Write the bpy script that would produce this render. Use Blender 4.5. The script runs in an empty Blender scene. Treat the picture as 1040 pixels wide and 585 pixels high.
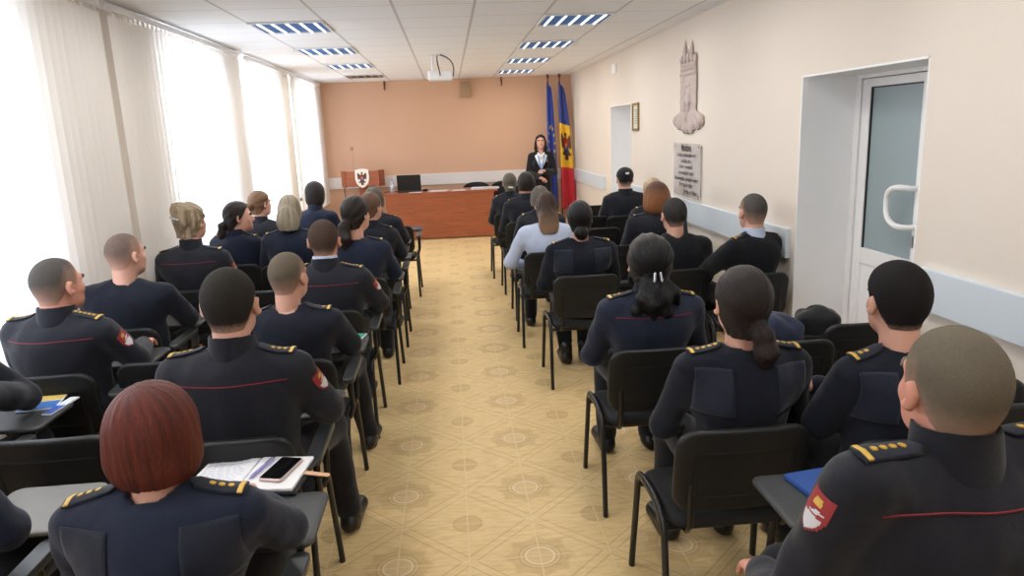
import bpy, math, random
import numpy as np
from mathutils import Vector, Matrix, Euler
from mathutils.bvhtree import BVHTree

SC = bpy.context.scene
COL = SC.collection
random.seed(7)
PI = math.pi

# ------------------------------------------------------------------ camera
FPX, PITCH, YAW, ROLL, CAMH = 725.1, 0.2184, 0.0790, -0.0409, 1.7727
cd = bpy.data.cameras.new('camera')
cam = bpy.data.objects.new('camera', cd)
COL.objects.link(cam)
cd.sensor_fit = 'HORIZONTAL'
cd.sensor_width = 36.0
cd.lens = FPX / 1040.0 * 36.0
cd.clip_start = 0.05
fwd = Vector((math.sin(YAW) * math.cos(PITCH), math.cos(YAW) * math.cos(PITCH), -math.sin(PITCH)))
rgt = Vector((math.cos(YAW), -math.sin(YAW), 0))
upv = rgt.cross(fwd)
r2 = rgt * math.cos(ROLL) + upv * math.sin(ROLL)
u2 = upv * math.cos(ROLL) - rgt * math.sin(ROLL)
M = Matrix((r2, u2, -fwd)).transposed().to_4x4()
M.translation = Vector((0, 0, CAMH))
cam.matrix_world = M
SC.camera = cam

# ------------------------------------------------------------------ render look, sky, daylight
SC.view_settings.view_transform = 'Standard'
SC.view_settings.look = 'None'
SC.view_settings.gamma = 1.0
SC.view_settings.use_curve_mapping = False
SC.view_settings.exposure = -0.32
SC.cycles.use_denoising = True
SC.cycles.max_bounces = 8
SC.cycles.diffuse_bounces = 5
SC.cycles.sample_clamp_indirect = 6.0
w = bpy.data.worlds.new('sky')
SC.world = w
w.use_nodes = True
w.node_tree.nodes['Background'].inputs[0].default_value = (0.78, 0.90, 1.08, 1)
w.node_tree.nodes['Background'].inputs[1].default_value = 1.5
WIN_RADIANCE = 46.0      # watts per square metre of sky light outside each window
# window openings of the left wall: (y0, y1), sill and head heights
WINDOWS = [(-1.1, 0.75), (2.05, 4.0), (5.95, 7.45), (8.35, 9.75), (10.85, 12.35)]
SILL, HEAD = 0.82, 2.5
XL, XR, YB, YF, H = -2.33, 2.25, -1.9, 13.16, 2.69
BLX = -2.15
for i, (a, b) in enumerate(WINDOWS):
    ld = bpy.data.lights.new('daylight', 'AREA')
    ld.shape = 'RECTANGLE'
    ld.size = 3.6
    ld.size_y = b - a + 2.4
    ld.energy = WIN_RADIANCE * ld.size * ld.size_y
    ld.color = (0.84, 0.95, 1.14)
    lo = bpy.data.objects.new('daylight', ld)
    COL.objects.link(lo)
    lo.location = (XL - 1.35, (a + b) / 2, (SILL + HEAD) / 2 + 0.1)
    lo.rotation_euler = (0, -PI / 2, 0)

# ------------------------------------------------------------------ node helpers
def srgb(*c):
    if len(c) == 1:
        c = c[0]
    out = []
    for v in c[:3]:
        v /= 255.0
        out.append(v / 12.92 if v <= 0.04045 else ((v + 0.055) / 1.055) ** 2.4)
    return (*out, 1.0)

class NT:
    def __init__(s, name):
        s.m = bpy.data.materials.new(name)
        s.m.use_nodes = True
        s.t = s.m.node_tree
        s.b = s.t.nodes['Principled BSDF']
        s.o = s.t.nodes['Material Output']
    def n(s, typ, **kw):
        nd = s.t.nodes.new(typ)
        for k, v in kw.items():
            setattr(nd, k, v)
        return nd
    def l(s, a, b):
        s.t.links.new(a, b)
    def put(s, sock, v):
        if isinstance(v, bpy.types.NodeSocket):
            s.l(v, sock)
        else:
            sock.default_value = v
    def math(s, op, a, b=0.0, c=None):
        nd = s.n('ShaderNodeMath', operation=op)
        s.put(nd.inputs[0], a)
        s.put(nd.inputs[1], b)
        if c is not None:
            s.put(nd.inputs[2], c)
        return nd.outputs[0]
    def mix(s, f, a, b):
        nd = s.n('ShaderNodeMix', data_type='RGBA')
        s.put(nd.inputs[0], f)
        s.put(nd.inputs[6], a)
        s.put(nd.inputs[7], b)
        return nd.outputs[2]
    def noise(s, scale, vec=None, detail=3.0, rough=0.55):
        nd = s.n('ShaderNodeTexNoise')
        nd.inputs['Scale'].default_value = scale
        nd.inputs['Detail'].default_value = detail
        nd.inputs['Roughness'].default_value = rough
        if vec is not None:
            s.l(vec, nd.inputs['Vector'])
        return nd.outputs[0]
    def coord(s, kind='Object'):
        return s.n('ShaderNodeTexCoord').outputs[kind]
    def mapping(s, vec, scale=(1, 1, 1), rot=(0, 0, 0)):
        nd = s.n('ShaderNodeMapping')
        s.l(vec, nd.inputs[0])
        nd.inputs['Scale'].default_value = scale
        nd.inputs['Rotation'].default_value = rot
        return nd.outputs[0]
    def ramp(s, f, stops):
        nd = s.n('ShaderNodeValToRGB')
        cr = nd.color_ramp
        while len(cr.elements) > 1:
            cr.elements.remove(cr.elements[-1])
        cr.elements[0].position, cr.elements[0].color = stops[0]
        for p, c in stops[1:]:
            e = cr.elements.new(p)
            e.color = c
        s.l(f, nd.inputs[0])
        return nd.outputs[0]
    def bump(s, hgt, strength=0.3, dist=0.01):
        nd = s.n('ShaderNodeBump')
        nd.inputs['Strength'].default_value = strength
        nd.inputs['Distance'].default_value = dist
        s.l(hgt, nd.inputs['Height'])
        s.l(nd.outputs[0], s.b.inputs['Normal'])

_mc = {}
def mat(name, col, rough=0.6, metal=0.0, nscale=0, namp=0.12, bump=0.0, bscale=200, bdist=0.002, spec=0.5, sheen=0.0, coat=0.0):
    if name in _mc:
        return _mc[name]
    t = NT(name)
    c = srgb(col)
    t.b.inputs['Base Color'].default_value = c
    t.b.inputs['Roughness'].default_value = rough
    t.b.inputs['Metallic'].default_value = metal
    t.b.inputs['Specular IOR Level'].default_value = spec
    if sheen:
        t.b.inputs['Sheen Weight'].default_value = sheen
        t.b.inputs['Sheen Roughness'].default_value = 0.5
    if coat:
        t.b.inputs['Coat Weight'].default_value = coat
    co = t.coord()
    if nscale:
        f = t.noise(nscale, co)
        lo = tuple(v * (1 - namp) for v in c[:3]) + (1,)
        hi = tuple(min(1, v * (1 + namp)) for v in c[:3]) + (1,)
        t.l(t.mix(f, lo, hi), t.b.inputs['Base Color'])
    if bump:
        t.bump(t.noise(bscale, co, 4), bump, bdist)
    _mc[name] = t.m
    return t.m

# ------------------------------------------------------------------ object helpers
def link(o, parent=None):
    COL.objects.link(o)
    if parent is not None:
        o.parent = parent
    return o

def tag(o, label=None, cat=None, group=None, kind=None):
    if label: o['label'] = label
    if cat: o['category'] = cat
    if group: o['group'] = group
    if kind: o['kind'] = kind
    return o

def empty(name, loc=(0, 0, 0), rz=0.0):
    o = bpy.data.objects.new(name, None)
    COL.objects.link(o)
    o.location = loc
    o.rotation_euler = (0, 0, rz)
    o.empty_display_size = 0.1
    return o

def mesh_obj(name, V, F, mats, parent=None, smooth=True, angle=None, mi=None, attrs=None):
    """V (n,3); F: list of faces or an (m,4)/(m,3) int array"""
    me = bpy.data.meshes.new(name)
    V = np.asarray(V, dtype=np.float64).reshape(-1, 3)
    if isinstance(F, np.ndarray):
        m, k = F.shape
        me.vertices.add(len(V))
        me.vertices.foreach_set('co', V.astype(np.float32).ravel())
        me.loops.add(m * k)
        me.loops.foreach_set('vertex_index', F.astype(np.int32).ravel())
        me.polygons.add(m)
        me.polygons.foreach_set('loop_start', np.arange(0, m * k, k, dtype=np.int32))
        me.update(calc_edges=True)
    else:
        me.from_pydata(V.tolist(), [], F)
        me.update()
    if not isinstance(mats, (list, tuple)):
        mats = [mats]
    for m_ in mats:
        me.materials.append(m_)
    if mi is not None:
        me.polygons.foreach_set('material_index', np.asarray(mi, dtype=np.int32))
    me.polygons.foreach_set('use_smooth', np.full(len(me.polygons), smooth, dtype=bool))
    if smooth and angle is not None:
        me.set_sharp_from_angle(angle=math.radians(angle))
    if attrs:
        for k_, v_ in attrs.items():
            v_ = np.asarray(v_, dtype=np.float32)
            typ = 'FLOAT' if v_.ndim == 1 else 'FLOAT_VECTOR'
            at = me.attributes.new(k_, typ, 'POINT')
            at.data.foreach_set('value' if typ == 'FLOAT' else 'vector', v_.ravel())
    o = bpy.data.objects.new(name, me)
    return link(o, parent)

class MB:
    def __init__(s):
        s.v, s.f, s.mi = [], [], []
        s.cur = 0
    def add(s, V, F):
        b = len(s.v)
        s.v.extend([tuple(map(float, p)) for p in V])
        for f in F:
            s.f.append([b + i for i in f])
            s.mi.append(s.cur)
        return s
    def box(s, c, size, rot=None):
        x, y, z = [q / 2 for q in size]
        P = [Vector((sx * x, sy * y, sz * z)) for sx in (-1, 1) for sy in (-1, 1) for sz in (-1, 1)]
        if rot is not None:
            R = Euler(rot).to_matrix()
            P = [R @ p for p in P]
        P = [p + Vector(c) for p in P]
        return s.add(P, [(0, 1, 3, 2), (4, 6, 7, 5), (0, 4, 5, 1), (2, 3, 7, 6), (0, 2, 6, 4), (1, 5, 7, 3)])
    def box2(s, a, b):
        return s.box([(p + q) / 2 for p, q in zip(a, b)], [abs(q - p) for p, q in zip(a, b)])
    def tube(s, pts, r, seg=10, closed=False, flat=1.0, up=None):
        pts = [Vector(p) for p in pts]
        n = len(pts)
        rs = r if isinstance(r, (list, tuple)) else [r] * n
        V, F = [], []
        prev = None
        for i, p in enumerate(pts):
            if closed:
                t = (pts[(i + 1) % n] - pts[i - 1]).normalized()
            else:
                t = (pts[min(i + 1, n - 1)] - pts[max(i - 1, 0)]).normalized()
            if prev is None:
                a = Vector(up) if up else (Vector((0, 0, 1)) if abs(t.z) < 0.9 else Vector((0, 1, 0)))
            else:
                a = prev
            a = (a - t * a.dot(t)).normalized()
            prev = a
            b = t.cross(a)
            for k in range(seg):
                an = 2 * PI * k / seg
                V.append(p + (a * math.cos(an) * flat + b * math.sin(an)) * rs[i])
        m = n if closed else n - 1
        for i in range(m):
            for k in range(seg):
                j = (i + 1) % n
                F.append((i * seg + k, i * seg + (k + 1) % seg, j * seg + (k + 1) % seg, j * seg + k))
        if not closed:
            F.append(tuple(range(seg))[::-1])
            F.append(tuple((n - 1) * seg + k for k in range(seg)))
        return s.add(V, F)
    def prism(s, outline, fn, th):
        """outline: 2-D points; fn(a, b, c) -> 3-D, c from 0 to th"""
        n = len(outline)
        V = [fn(a, b, 0) for a, b in outline] + [fn(a, b, th) for a, b in outline]
        F = [tuple(range(n))[::-1], tuple(range(n, 2 * n))]
        F += [(i, (i + 1) % n, n + (i + 1) % n, n + i) for i in range(n)]
        return s.add(V, F)
    def lathe(s, prof, c=(0, 0, 0), seg=24, squash=(1, 1)):
        V, F = [], []
        for r, z in prof:
            for k in range(seg):
                an = 2 * PI * k / seg
                V.append((c[0] + r * math.cos(an) * squash[0], c[1] + r * math.sin(an) * squash[1], c[2] + z))
        for i in range(len(prof) - 1):
            for k in range(seg):
                F.append((i * seg + k, i * seg + (k + 1) % seg, (i + 1) * seg + (k + 1) % seg, (i + 1) * seg + k))
        F.append(tuple(range(seg))[::-1])
        F.append(tuple((len(prof) - 1) * seg + k for k in range(seg)))
        return s.add(V, F)
    def slab(s, outline, fn, th, edge=0.004):
        """rounded-edge plate; fn(a, b, c)"""
        n = len(outline)
        ax = sum(p[0] for p in outline) / n
        ay = sum(p[1] for p in outline) / n
        ext = max(math.hypot(p[0] - ax, p[1] - ay) for p in outline)
        e = edge / ext
        rings = [(0.0, 1), (0.3, 1), (0.55, 1), (0.75, 1), (0.88, 1), (1 - e * 1.0, 1), (1 - e * 0.3, 0.72), (1.0, 0.25)]
        V, F = [], []
        for sg in (1, -1):
            b0 = len(V)
            for sc, h in rings[1:]:
                for a, b in outline:
                    V.append(fn(ax + (a - ax) * sc, ay + (b - ay) * sc, sg * th / 2 * h))
            V.append(fn(ax, ay, sg * th / 2))
            ce = len(V) - 1
            R = len(rings) - 1
            for k in range(n):
                k2 = (k + 1) % n
                tri = (ce, b0 + k, b0 + k2)
                F.append(tri if sg > 0 else tri[::-1])
                for i in range(R - 1):
                    q = (b0 + i * n + k, b0 + (i + 1) * n + k, b0 + (i + 1) * n + k2, b0 + i * n + k2)
                    F.append(q if sg > 0 else q[::-1])
        R = len(rings) - 1
        top = (R - 1) * n
        bot = (R * n + 1) + (R - 1) * n
        for k in range(n):
            k2 = (k + 1) % n
            F.append((top + k, bot + k, bot + k2, top + k2))
        return s.add(V, F)
    def build(s, name, mats, parent=None, smooth=True, angle=35, bevel=0.0, seg=2):
        o = mesh_obj(name, s.v, s.f, mats, parent, smooth, angle, s.mi)
        if bevel:
            md = o.modifiers.new('bevel', 'BEVEL')
            md.width = bevel
            md.segments = seg
            md.limit_method = 'ANGLE'
        return o

def rrect(w_, h_, r, n=6, cx=0, cy=0):
    P = []
    for sx, sy, a0 in ((1, 1, 0), (-1, 1, PI / 2), (-1, -1, PI), (1, -1, 1.5 * PI)):
        for k in range(n + 1):
            a = a0 + PI / 2 * k / n
            P.append((cx + sx * (w_ / 2 - r) + r * math.cos(a), cy + sy * (h_ / 2 - r) + r * math.sin(a)))
    # insert points along straight sides
    out = []
    for i, p in enumerate(P):
        q = P[(i + 1) % len(P)]
        out.append(p)
        d = math.hypot(q[0] - p[0], q[1] - p[1])
        m = int(d / 0.05)
        for k in range(1, m):
            t = k / m
            out.append((p[0] + (q[0] - p[0]) * t, p[1] + (q[1] - p[1]) * t))
    return out

def bez(p0, p1, p2, p3, n=12):
    p0, p1, p2, p3 = map(Vector, (p0, p1, p2, p3))
    return [p0 * (1 - t) ** 3 + p1 * 3 * t * (1 - t) ** 2 + p2 * 3 * t * t * (1 - t) + p3 * t ** 3 for t in [k / n for k in range(n + 1)]]

def copy_tree(o, parent=None):
    c = o.copy()
    COL.objects.link(c)
    c.parent = parent
    for ch in list(o.children):
        copy_tree(ch, c)
    return c

# ------------------------------------------------------------------ signed-distance modelling
def smin(a, b, k):
    if k <= 0:
        return np.minimum(a, b)
    h = np.clip(0.5 + 0.5 * (b - a) / k, 0, 1)
    return b + (a - b) * h - k * h * (1 - h)

def _hash(i, j, k, seed):
    n = (i.astype(np.int64) * 374761393 + j.astype(np.int64) * 668265263 + k.astype(np.int64) * 2147483647 + seed * 974634777) & 0xFFFFFFFF
    n = ((n ^ (n >> 13)) * 1274126177) & 0xFFFFFFFF
    n = n ^ (n >> 16)
    return (n & 0xFFFF) / 65535.0

def vnoise(P, scale, seed=0):
    Q = np.asarray(P) * np.asarray(scale)
    i = np.floor(Q).astype(np.int64)
    f = Q - i
    f = f * f * (3 - 2 * f)
    out = 0
    for a in (0, 1):
        for b in (0, 1):
            for c in (0, 1):
                wgt = (f[..., 0] if a else 1 - f[..., 0]) * (f[..., 1] if b else 1 - f[..., 1]) * (f[..., 2] if c else 1 - f[..., 2])
                out = out + wgt * _hash(i[..., 0] + a, i[..., 1] + b, i[..., 2] + c, seed)
    return out * 2 - 1

def cone(a, b, ra, rb=None, k=0.03):
    return ('cone', np.array(a, float), np.array(b, float), ra, ra if rb is None else rb, k)
def ell(c, r, k=0.03, rot=None):
    return ('ell', np.array(c, float), np.array(r, float), k, None if rot is None else np.array(Euler(rot).to_matrix()))
def rbox(c, h, r, k=0.01, rot=None):
    return ('box', np.array(c, float), np.array(h, float), r, k, None if rot is None else np.array(Euler(rot).to_matrix()))

def pdist(pr, P):
    if pr[0] == 'cone':
        _, a, b, ra, rb, k = pr
        ba = b - a
        t = np.clip(((P - a) @ ba) / max(ba @ ba, 1e-9), 0, 1)
        return np.linalg.norm(P - a - t[..., None] * ba, axis=-1) - (ra + (rb - ra) * t)
    if pr[0] == 'ell':
        _, c, r, k, R = pr
        Q = P - c
        if R is not None:
            Q = Q @ R
        k0 = np.linalg.norm(Q / r, axis=-1)
        k1 = np.linalg.norm(Q / (r * r), axis=-1)
        return np.where(k0 < 1e-6, -r.min(), k0 * (k0 - 1) / np.maximum(k1, 1e-9))
    _, c, h, r, k, R = pr
    Q = P - c
    if R is not None:
        Q = Q @ R
    q = np.abs(Q) - (h - r)
    return np.linalg.norm(np.maximum(q, 0), axis=-1) + np.minimum(q.max(-1), 0) - r

def pbox(pr):
    if pr[0] == 'cone':
        _, a, b, ra, rb, k = pr
        r = max(ra, rb)
        return np.minimum(a, b) - r, np.maximum(a, b) + r
    c, r = pr[1], pr[2]
    R = pr[-1]
    e = np.full(3, np.linalg.norm(r)) if R is not None else r
    return c - e, c + e

class Field:
    def __init__(s, prims, h, pad=0.02, sub=(), lo=None, hi=None):
        bl = np.min([pbox(p)[0] for p in prims], 0) - pad if lo is None else np.array(lo, float)
        bh = np.max([pbox(p)[1] for p in prims], 0) + pad if hi is None else np.array(hi, float)
        s.h = h
        s.ax = [np.arange(bl[i] - h, bh[i] + 2 * h, h) for i in range(3)]
        s.D = np.full([len(a) for a in s.ax], 0.2)
        for p in prims:
            s.op(p, False)
        for p in sub:
            s.op(p, True)
    def pts(s, sl):
        return np.stack(np.meshgrid(s.ax[0][sl[0]], s.ax[1][sl[1]], s.ax[2][sl[2]], indexing='ij'), -1)
    def op(s, p, subtract):
        k = p[3] if p[0] == 'ell' else p[5] if p[0] == 'cone' else p[4]
        lo, hi = pbox(p)
        m = max(k, 0.0) + 3 * s.h
        sl = tuple(slice(max(0, np.searchsorted(s.ax[i], lo[i] - m)), np.searchsorted(s.ax[i], hi[i] + m)) for i in range(3))
        if any(q.stop <= q.start for q in sl):
            return
        d = pdist(p, s.pts(sl))
        if subtract:
            s.D[sl] = -smin(-s.D[sl], d, k)
        else:
            s.D[sl] = smin(s.D[sl], d, k)
    def all(s):
        return s.pts((slice(None),) * 3)
    def cut(s, fn):
        s.D = np.maximum(s.D, fn(s.all()))
        return s
    def wrinkle(s, amp, scale, seed=0, wfn=None):
        m = np.abs(s.D) < 3 * s.h + amp * 2
        idx = np.nonzero(m)
        P = np.stack([s.ax[i][idx[i]] for i in range(3)], -1)
        a = amp * vnoise(P, scale, seed)
        if wfn is not None:
            a = a * wfn(P)
        s.D[idx] += a
        return s
    def mesh(s):
        return surface_nets(s.D, s.ax)

def surface_nets(D, ax):
    D = D.copy()
    D[0], D[-1] = 0.2, 0.2
    D[:, 0], D[:, -1] = 0.2, 0.2
    D[:, :, 0], D[:, :, -1] = 0.2, 0.2
    S = D < 0
    c = [S[a:S.shape[0] - 1 + a, b:S.shape[1] - 1 + b, d:S.shape[2] - 1 + d] for a in (0, 1) for b in (0, 1) for d in (0, 1)]
    cnt = sum(x.astype(np.int8) for x in c)
    mixed = (cnt > 0) & (cnt < 8)
    ci = np.array(np.nonzero(mixed)).T
    n = len(ci)
    vid = -np.ones(mixed.shape, dtype=np.int64)
    vid[mixed] = np.arange(n)
    acc = np.zeros((n, 3))
    num = np.zeros(n)
    corners = [np.array((a, b, d)) for a in (0, 1) for b in (0, 1) for d in (0, 1)]
    for p in corners:
        for axn in range(3):
            if p[axn]:
                continue
            q = p.copy()
            q[axn] = 1
            A = D[tuple((ci + p).T)]
            B = D[tuple((ci + q).T)]
            m = (A < 0) != (B < 0)
            t = np.where(m, A / np.where(m, A - B, 1), 0)
            pos = np.broadcast_to(p.astype(float), (n, 3)).copy()
            pos[:, axn] = t
            acc[m] += pos[m]
            num[m] += 1
    loc = acc / np.maximum(num, 1)[:, None]
    V = np.empty((n, 3))
    for i in range(3):
        x = ax[i]
        V[:, i] = x[ci[:, i]] + loc[:, i] * (x[ci[:, i] + 1] - x[ci[:, i]])
    Fs = []
    for axn in range(3):
        o1, o2 = [(1, 2), (2, 0), (0, 1)][axn]
        sa = [slice(None)] * 3
        sb = [slice(None)] * 3
        sa[axn] = slice(0, -1)
        sb[axn] = slice(1, None)
        A, B = S[tuple(sa)], S[tuple(sb)]
        e = np.array(np.nonzero(A != B)).T
        e = e[(e[:, o1] > 0) & (e[:, o2] > 0)]
        if not len(e):
            continue
        d1, d2 = np.zeros(3, int), np.zeros(3, int)
        d1[o1], d2[o2] = 1, 1
        q = np.stack([vid[tuple((e - d1 - d2).T)], vid[tuple((e - d2).T)], vid[tuple(e.T)], vid[tuple((e - d1).T)]], 1)
        fl = ~A[tuple(e.T)]
        q[fl] = q[fl][:, ::-1]
        Fs.append(q)
    F = np.concatenate(Fs)
    return V, F

def join_meshes(parts):
    V, F, b = [], [], 0
    for v, f in parts:
        V.append(v)
        F.append(f + b)
        b += len(v)
    return np.concatenate(V), np.concatenate(F)

def vnormals(V, F):
    a = V[F[:, 2]] - V[F[:, 0]]
    b = V[F[:, 3]] - V[F[:, 1]]
    fn = np.cross(a, b)
    N = np.zeros_like(V)
    for i in range(4):
        np.add.at(N, F[:, i], fn)
    return N / np.maximum(np.linalg.norm(N, axis=1, keepdims=True), 1e-12)
# ------------------------------------------------------------------ room materials
def wall_mat(name, col, amp=0.03):
    t = NT(name)
    c = srgb(col)
    co = t.coord()
    f = t.noise(1.3, co, 2)
    t.l(t.mix(f, tuple(v * (1 - amp) for v in c[:3]) + (1,), tuple(min(1, v * (1 + amp)) for v in c[:3]) + (1,)), t.b.inputs['Base Color'])
    t.b.inputs['Roughness'].default_value = 0.75
    t.bump(t.noise(160, co, 4), 0.12, 0.002)
    return t.m
M_WALL = wall_mat('peach_paint', (226, 216, 204))
M_WALLB = wall_mat('apricot_paint', (211, 170, 140))
M_WHITE = mat('white_plaster', (242, 243, 244), 0.6, nscale=3, namp=0.02)
M_PVC = mat('white_pvc', (240, 240, 240), 0.35)
M_STRIP = mat('pale_blue_laminate', (214, 224, 232), 0.4)
M_STRIPB = mat('pale_grey_laminate', (226, 220, 216), 0.45)
M_BROWN = mat('brown_skirting', (150, 92, 60), 0.5, nscale=8)
M_WOOD = None
M_BLK = mat('black_plastic', (30, 31, 32), 0.42, nscale=60, namp=0.1, bump=0.15, bscale=500, spec=0.3)
M_FRAME = mat('black_painted_steel', (24, 24, 25), 0.38)
M_METAL = mat('steel', (190, 192, 196), 0.3, 1.0)

def floor_material():
    t = NT('floor_tiles')
    co = t.coord()
    sep = t.n('ShaderNodeSeparateXYZ')
    t.l(co, sep.inputs[0])
    S = 0.3
    u = t.math('DIVIDE', t.math('SUBTRACT', sep.outputs[0], -0.0131), S)
    v = t.math('DIVIDE', t.math('SUBTRACT', sep.outputs[1], 2.704), S)
    def near(a, off, per):
        q = t.math('DIVIDE', t.math('SUBTRACT', a, off), per)
        return t.math('MULTIPLY', t.math('SUBTRACT', q, t.math('ROUND', q)), per)
    def length(a, b):
        return t.math('SQRT', t.math('ADD', t.math('MULTIPLY', a, a), t.math('MULTIPLY', b, b)))
    def line(d, r, wd):      # 1 on the line
        x = t.math('ABSOLUTE', t.math('SUBTRACT', d, r))
        return t.math('SUBTRACT', 1.0, t.math('SMOOTH_MIN', t.math('DIVIDE', x, wd), 1.0, 0.1))
    def band(d, r, soft):    # 1 inside radius
        nd = t.n('ShaderNodeMapRange')
        nd.clamp = True
        t.l(d, nd.inputs[0])
        nd.inputs[1].default_value = r - soft
        nd.inputs[2].default_value = r + soft
        nd.inputs[3].default_value = 1
        nd.inputs[4].default_value = 0
        return nd.outputs[0]
    bu, bv = near(u, 1, 2), near(v, 0, 2)
    d1 = length(bu, bv)
    an = t.math('ARCTAN2', bv, bu)
    star = t.math('ADD', d1, t.math('MULTIPLY', t.math('ABSOLUTE', t.math('SINE', t.math('MULTIPLY', an, 4))), 0.10))
    d2 = length(near(u, 0, 2), near(v, 1, 2))
    diag = t.math('ABSOLUTE', near(t.math('SUBTRACT', u, v), 0, 2))
    diag2 = t.math('ABSOLUTE', near(t.math('ADD', u, v), 0, 2))
    dg = t.math('MINIMUM', diag, diag2)
    # wood grain, a different grain for each half tile
    gx = t.math('FLOOR', u)
    gy = t.math('FLOOR', v)
    comb = t.n('ShaderNodeCombineXYZ')
    t.l(t.math('ADD', u, t.math('MULTIPLY', gx, 3.7)), comb.inputs[0])
    t.l(t.math('ADD', v, t.math('MULTIPLY', gy, 5.3)), comb.inputs[1])
    mp = t.mapping(comb.outputs[0], (2.2, 9.0, 1), (0, 0, 0.8))
    g = t.noise(1.6, mp, 5, 0.6)
    base = t.ramp(g, [(0.25, srgb(204, 172, 120)), (0.5, srgb(222, 193, 139)), (0.75, srgb(232, 206, 156))])
    dark = srgb(168, 132, 84)
    pale = srgb(232, 205, 160)
    c = t.mix(t.math('MULTIPLY', band(star, 0.52, 0.03), 0.30), base, dark)
    c = t.mix(t.math('MULTIPLY', band(d1, 0.30, 0.02), 0.25), c, pale)
    c = t.mix(t.math('MULTIPLY', line(d1, 0.30, 0.022), 0.5), c, dark)
    c = t.mix(t.math('MULTIPLY', line(d1, 0.235, 0.02), 0.5), c, dark)
    c = t.mix(t.math('MULTIPLY', line(d1, 0.205, 0.02), 0.8), c, srgb(240, 222, 190))
    c = t.mix(t.math('MULTIPLY', band(d2, 0.22, 0.015), 0.32), c, dark)
    c = t.mix(t.math('MULTIPLY', line(d2, 0.22, 0.02), 0.4), c, srgb(150, 112, 70))
    out1 = t.math('SUBTRACT', 1.0, band(d1, 0.50, 0.03))
    c = t.mix(t.math('MULTIPLY', t.math('MULTIPLY', line(dg, 0.10, 0.02), 0.62), out1), c, dark)
    c = t.mix(t.math('MULTIPLY', t.math('MULTIPLY', line(dg, 0.04, 0.02), 0.30), out1), c, pale)
    gr = t.math('MINIMUM', t.math('ABSOLUTE', near(u, 0, 1)), t.math('ABSOLUTE', near(v, 0, 1)))
    grout = band(gr, 0.011, 0.004)
    c = t.mix(t.math('MULTIPLY', grout, 0.85), c, srgb(226, 203, 160))
    t.l(c, t.b.inputs['Base Color'])
    t.l(t.math('ADD', 0.45, t.math('MULTIPLY', grout, 0.4)), t.b.inputs['Roughness'])
    t.b.inputs['Specular IOR Level'].default_value = 0.22
    t.bump(t.math('SUBTRACT', 1.0, grout), 0.25, 0.002)
    return t.m

def ceiling_material():
    t = NT('ceiling_tiles')
    co = t.coord()
    sep = t.n('ShaderNodeSeparateXYZ')
    t.l(co, sep.inputs[0])
    def near(a, off, per):
        q = t.math('DIVIDE', t.math('SUBTRACT', a, off), per)
        return t.math('ABSOLUTE', t.math('MULTIPLY', t.math('SUBTRACT', q, t.math('ROUND', q)), per))
    dx = near(sep.outputs[0], 0.2517, 0.6)
    dy = near(sep.outputs[1], 6.18, 0.6)
    lx = t.math('LESS_THAN', dx, 0.011)
    ly = t.math('LESS_THAN', dy, 0.006)
    c = t.mix(t.noise(220, co, 3, 0.7), srgb(238, 241, 245), srgb(246, 248, 251))
    c = t.mix(lx, c, srgb(206, 204, 204))
    c = t.mix(ly, c, srgb(206, 204, 204))
    t.l(c, t.b.inputs['Base Color'])
    t.b.inputs['Roughness'].default_value = 0.8
    t.bump(t.noise(260, co, 3), 0.25, 0.002)
    return t.m

def structure(mb, name, m, **kw):
    o = mb.build(name, m, None, smooth=False, **kw)
    o['kind'] = 'structure'
    return o

structure(MB().box2((XL - 0.35, YB - 0.2, -0.12), (XR + 0.9, YF + 0.2, 0)), 'floor', floor_material())
structure(MB().box2((XL - 0.35, YB - 0.2, H), (XR + 0.9, YF + 0.2, H + 0.1)), 'ceiling', ceiling_material())
structure(MB().box2((XL - 0.35, YF, 0), (XR + 0.9, YF + 0.2, H)), 'wall_back', M_WALLB)
structure(MB().box2((XL - 0.35, YB - 0.2, 0), (XR + 0.9, YB, H)), 'wall_front', M_WALL)
XL2 = XL + 0.02           # the inner face of the left wall
mb = MB()
ys = [YB] + [q for a in WINDOWS for q in a] + [YF]
for i in range(0, len(ys), 2):
    mb.box2((XL - 0.25, ys[i], 0), (XL2, ys[i + 1], H))
for a, b in WINDOWS:
    mb.box2((XL - 0.25, a, 0), (XL2, b, SILL))
    mb.box2((XL - 0.25, a, HEAD), (XL2, b, H))
structure(mb, 'wall_left', M_WALL)
D1, D2, DH = (3.28, 4.51), (8.84, 9.97), 2.03
mb = MB()
for a, b in ((YB, D1[0]), (D1[1], D2[0]), (D2[1], YF)):
    mb.box2((XR, a, 0), (XR + 0.45, b, H))
for a, b in (D1, D2):
    mb.box2((XR, a, DH), (XR + 0.45, b, H))
    mb.box2((XR + 0.45, a - 0.2, 0), (XR + 0.6, b + 0.2, H))
structure(mb, 'wall_right', M_WALL)

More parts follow.
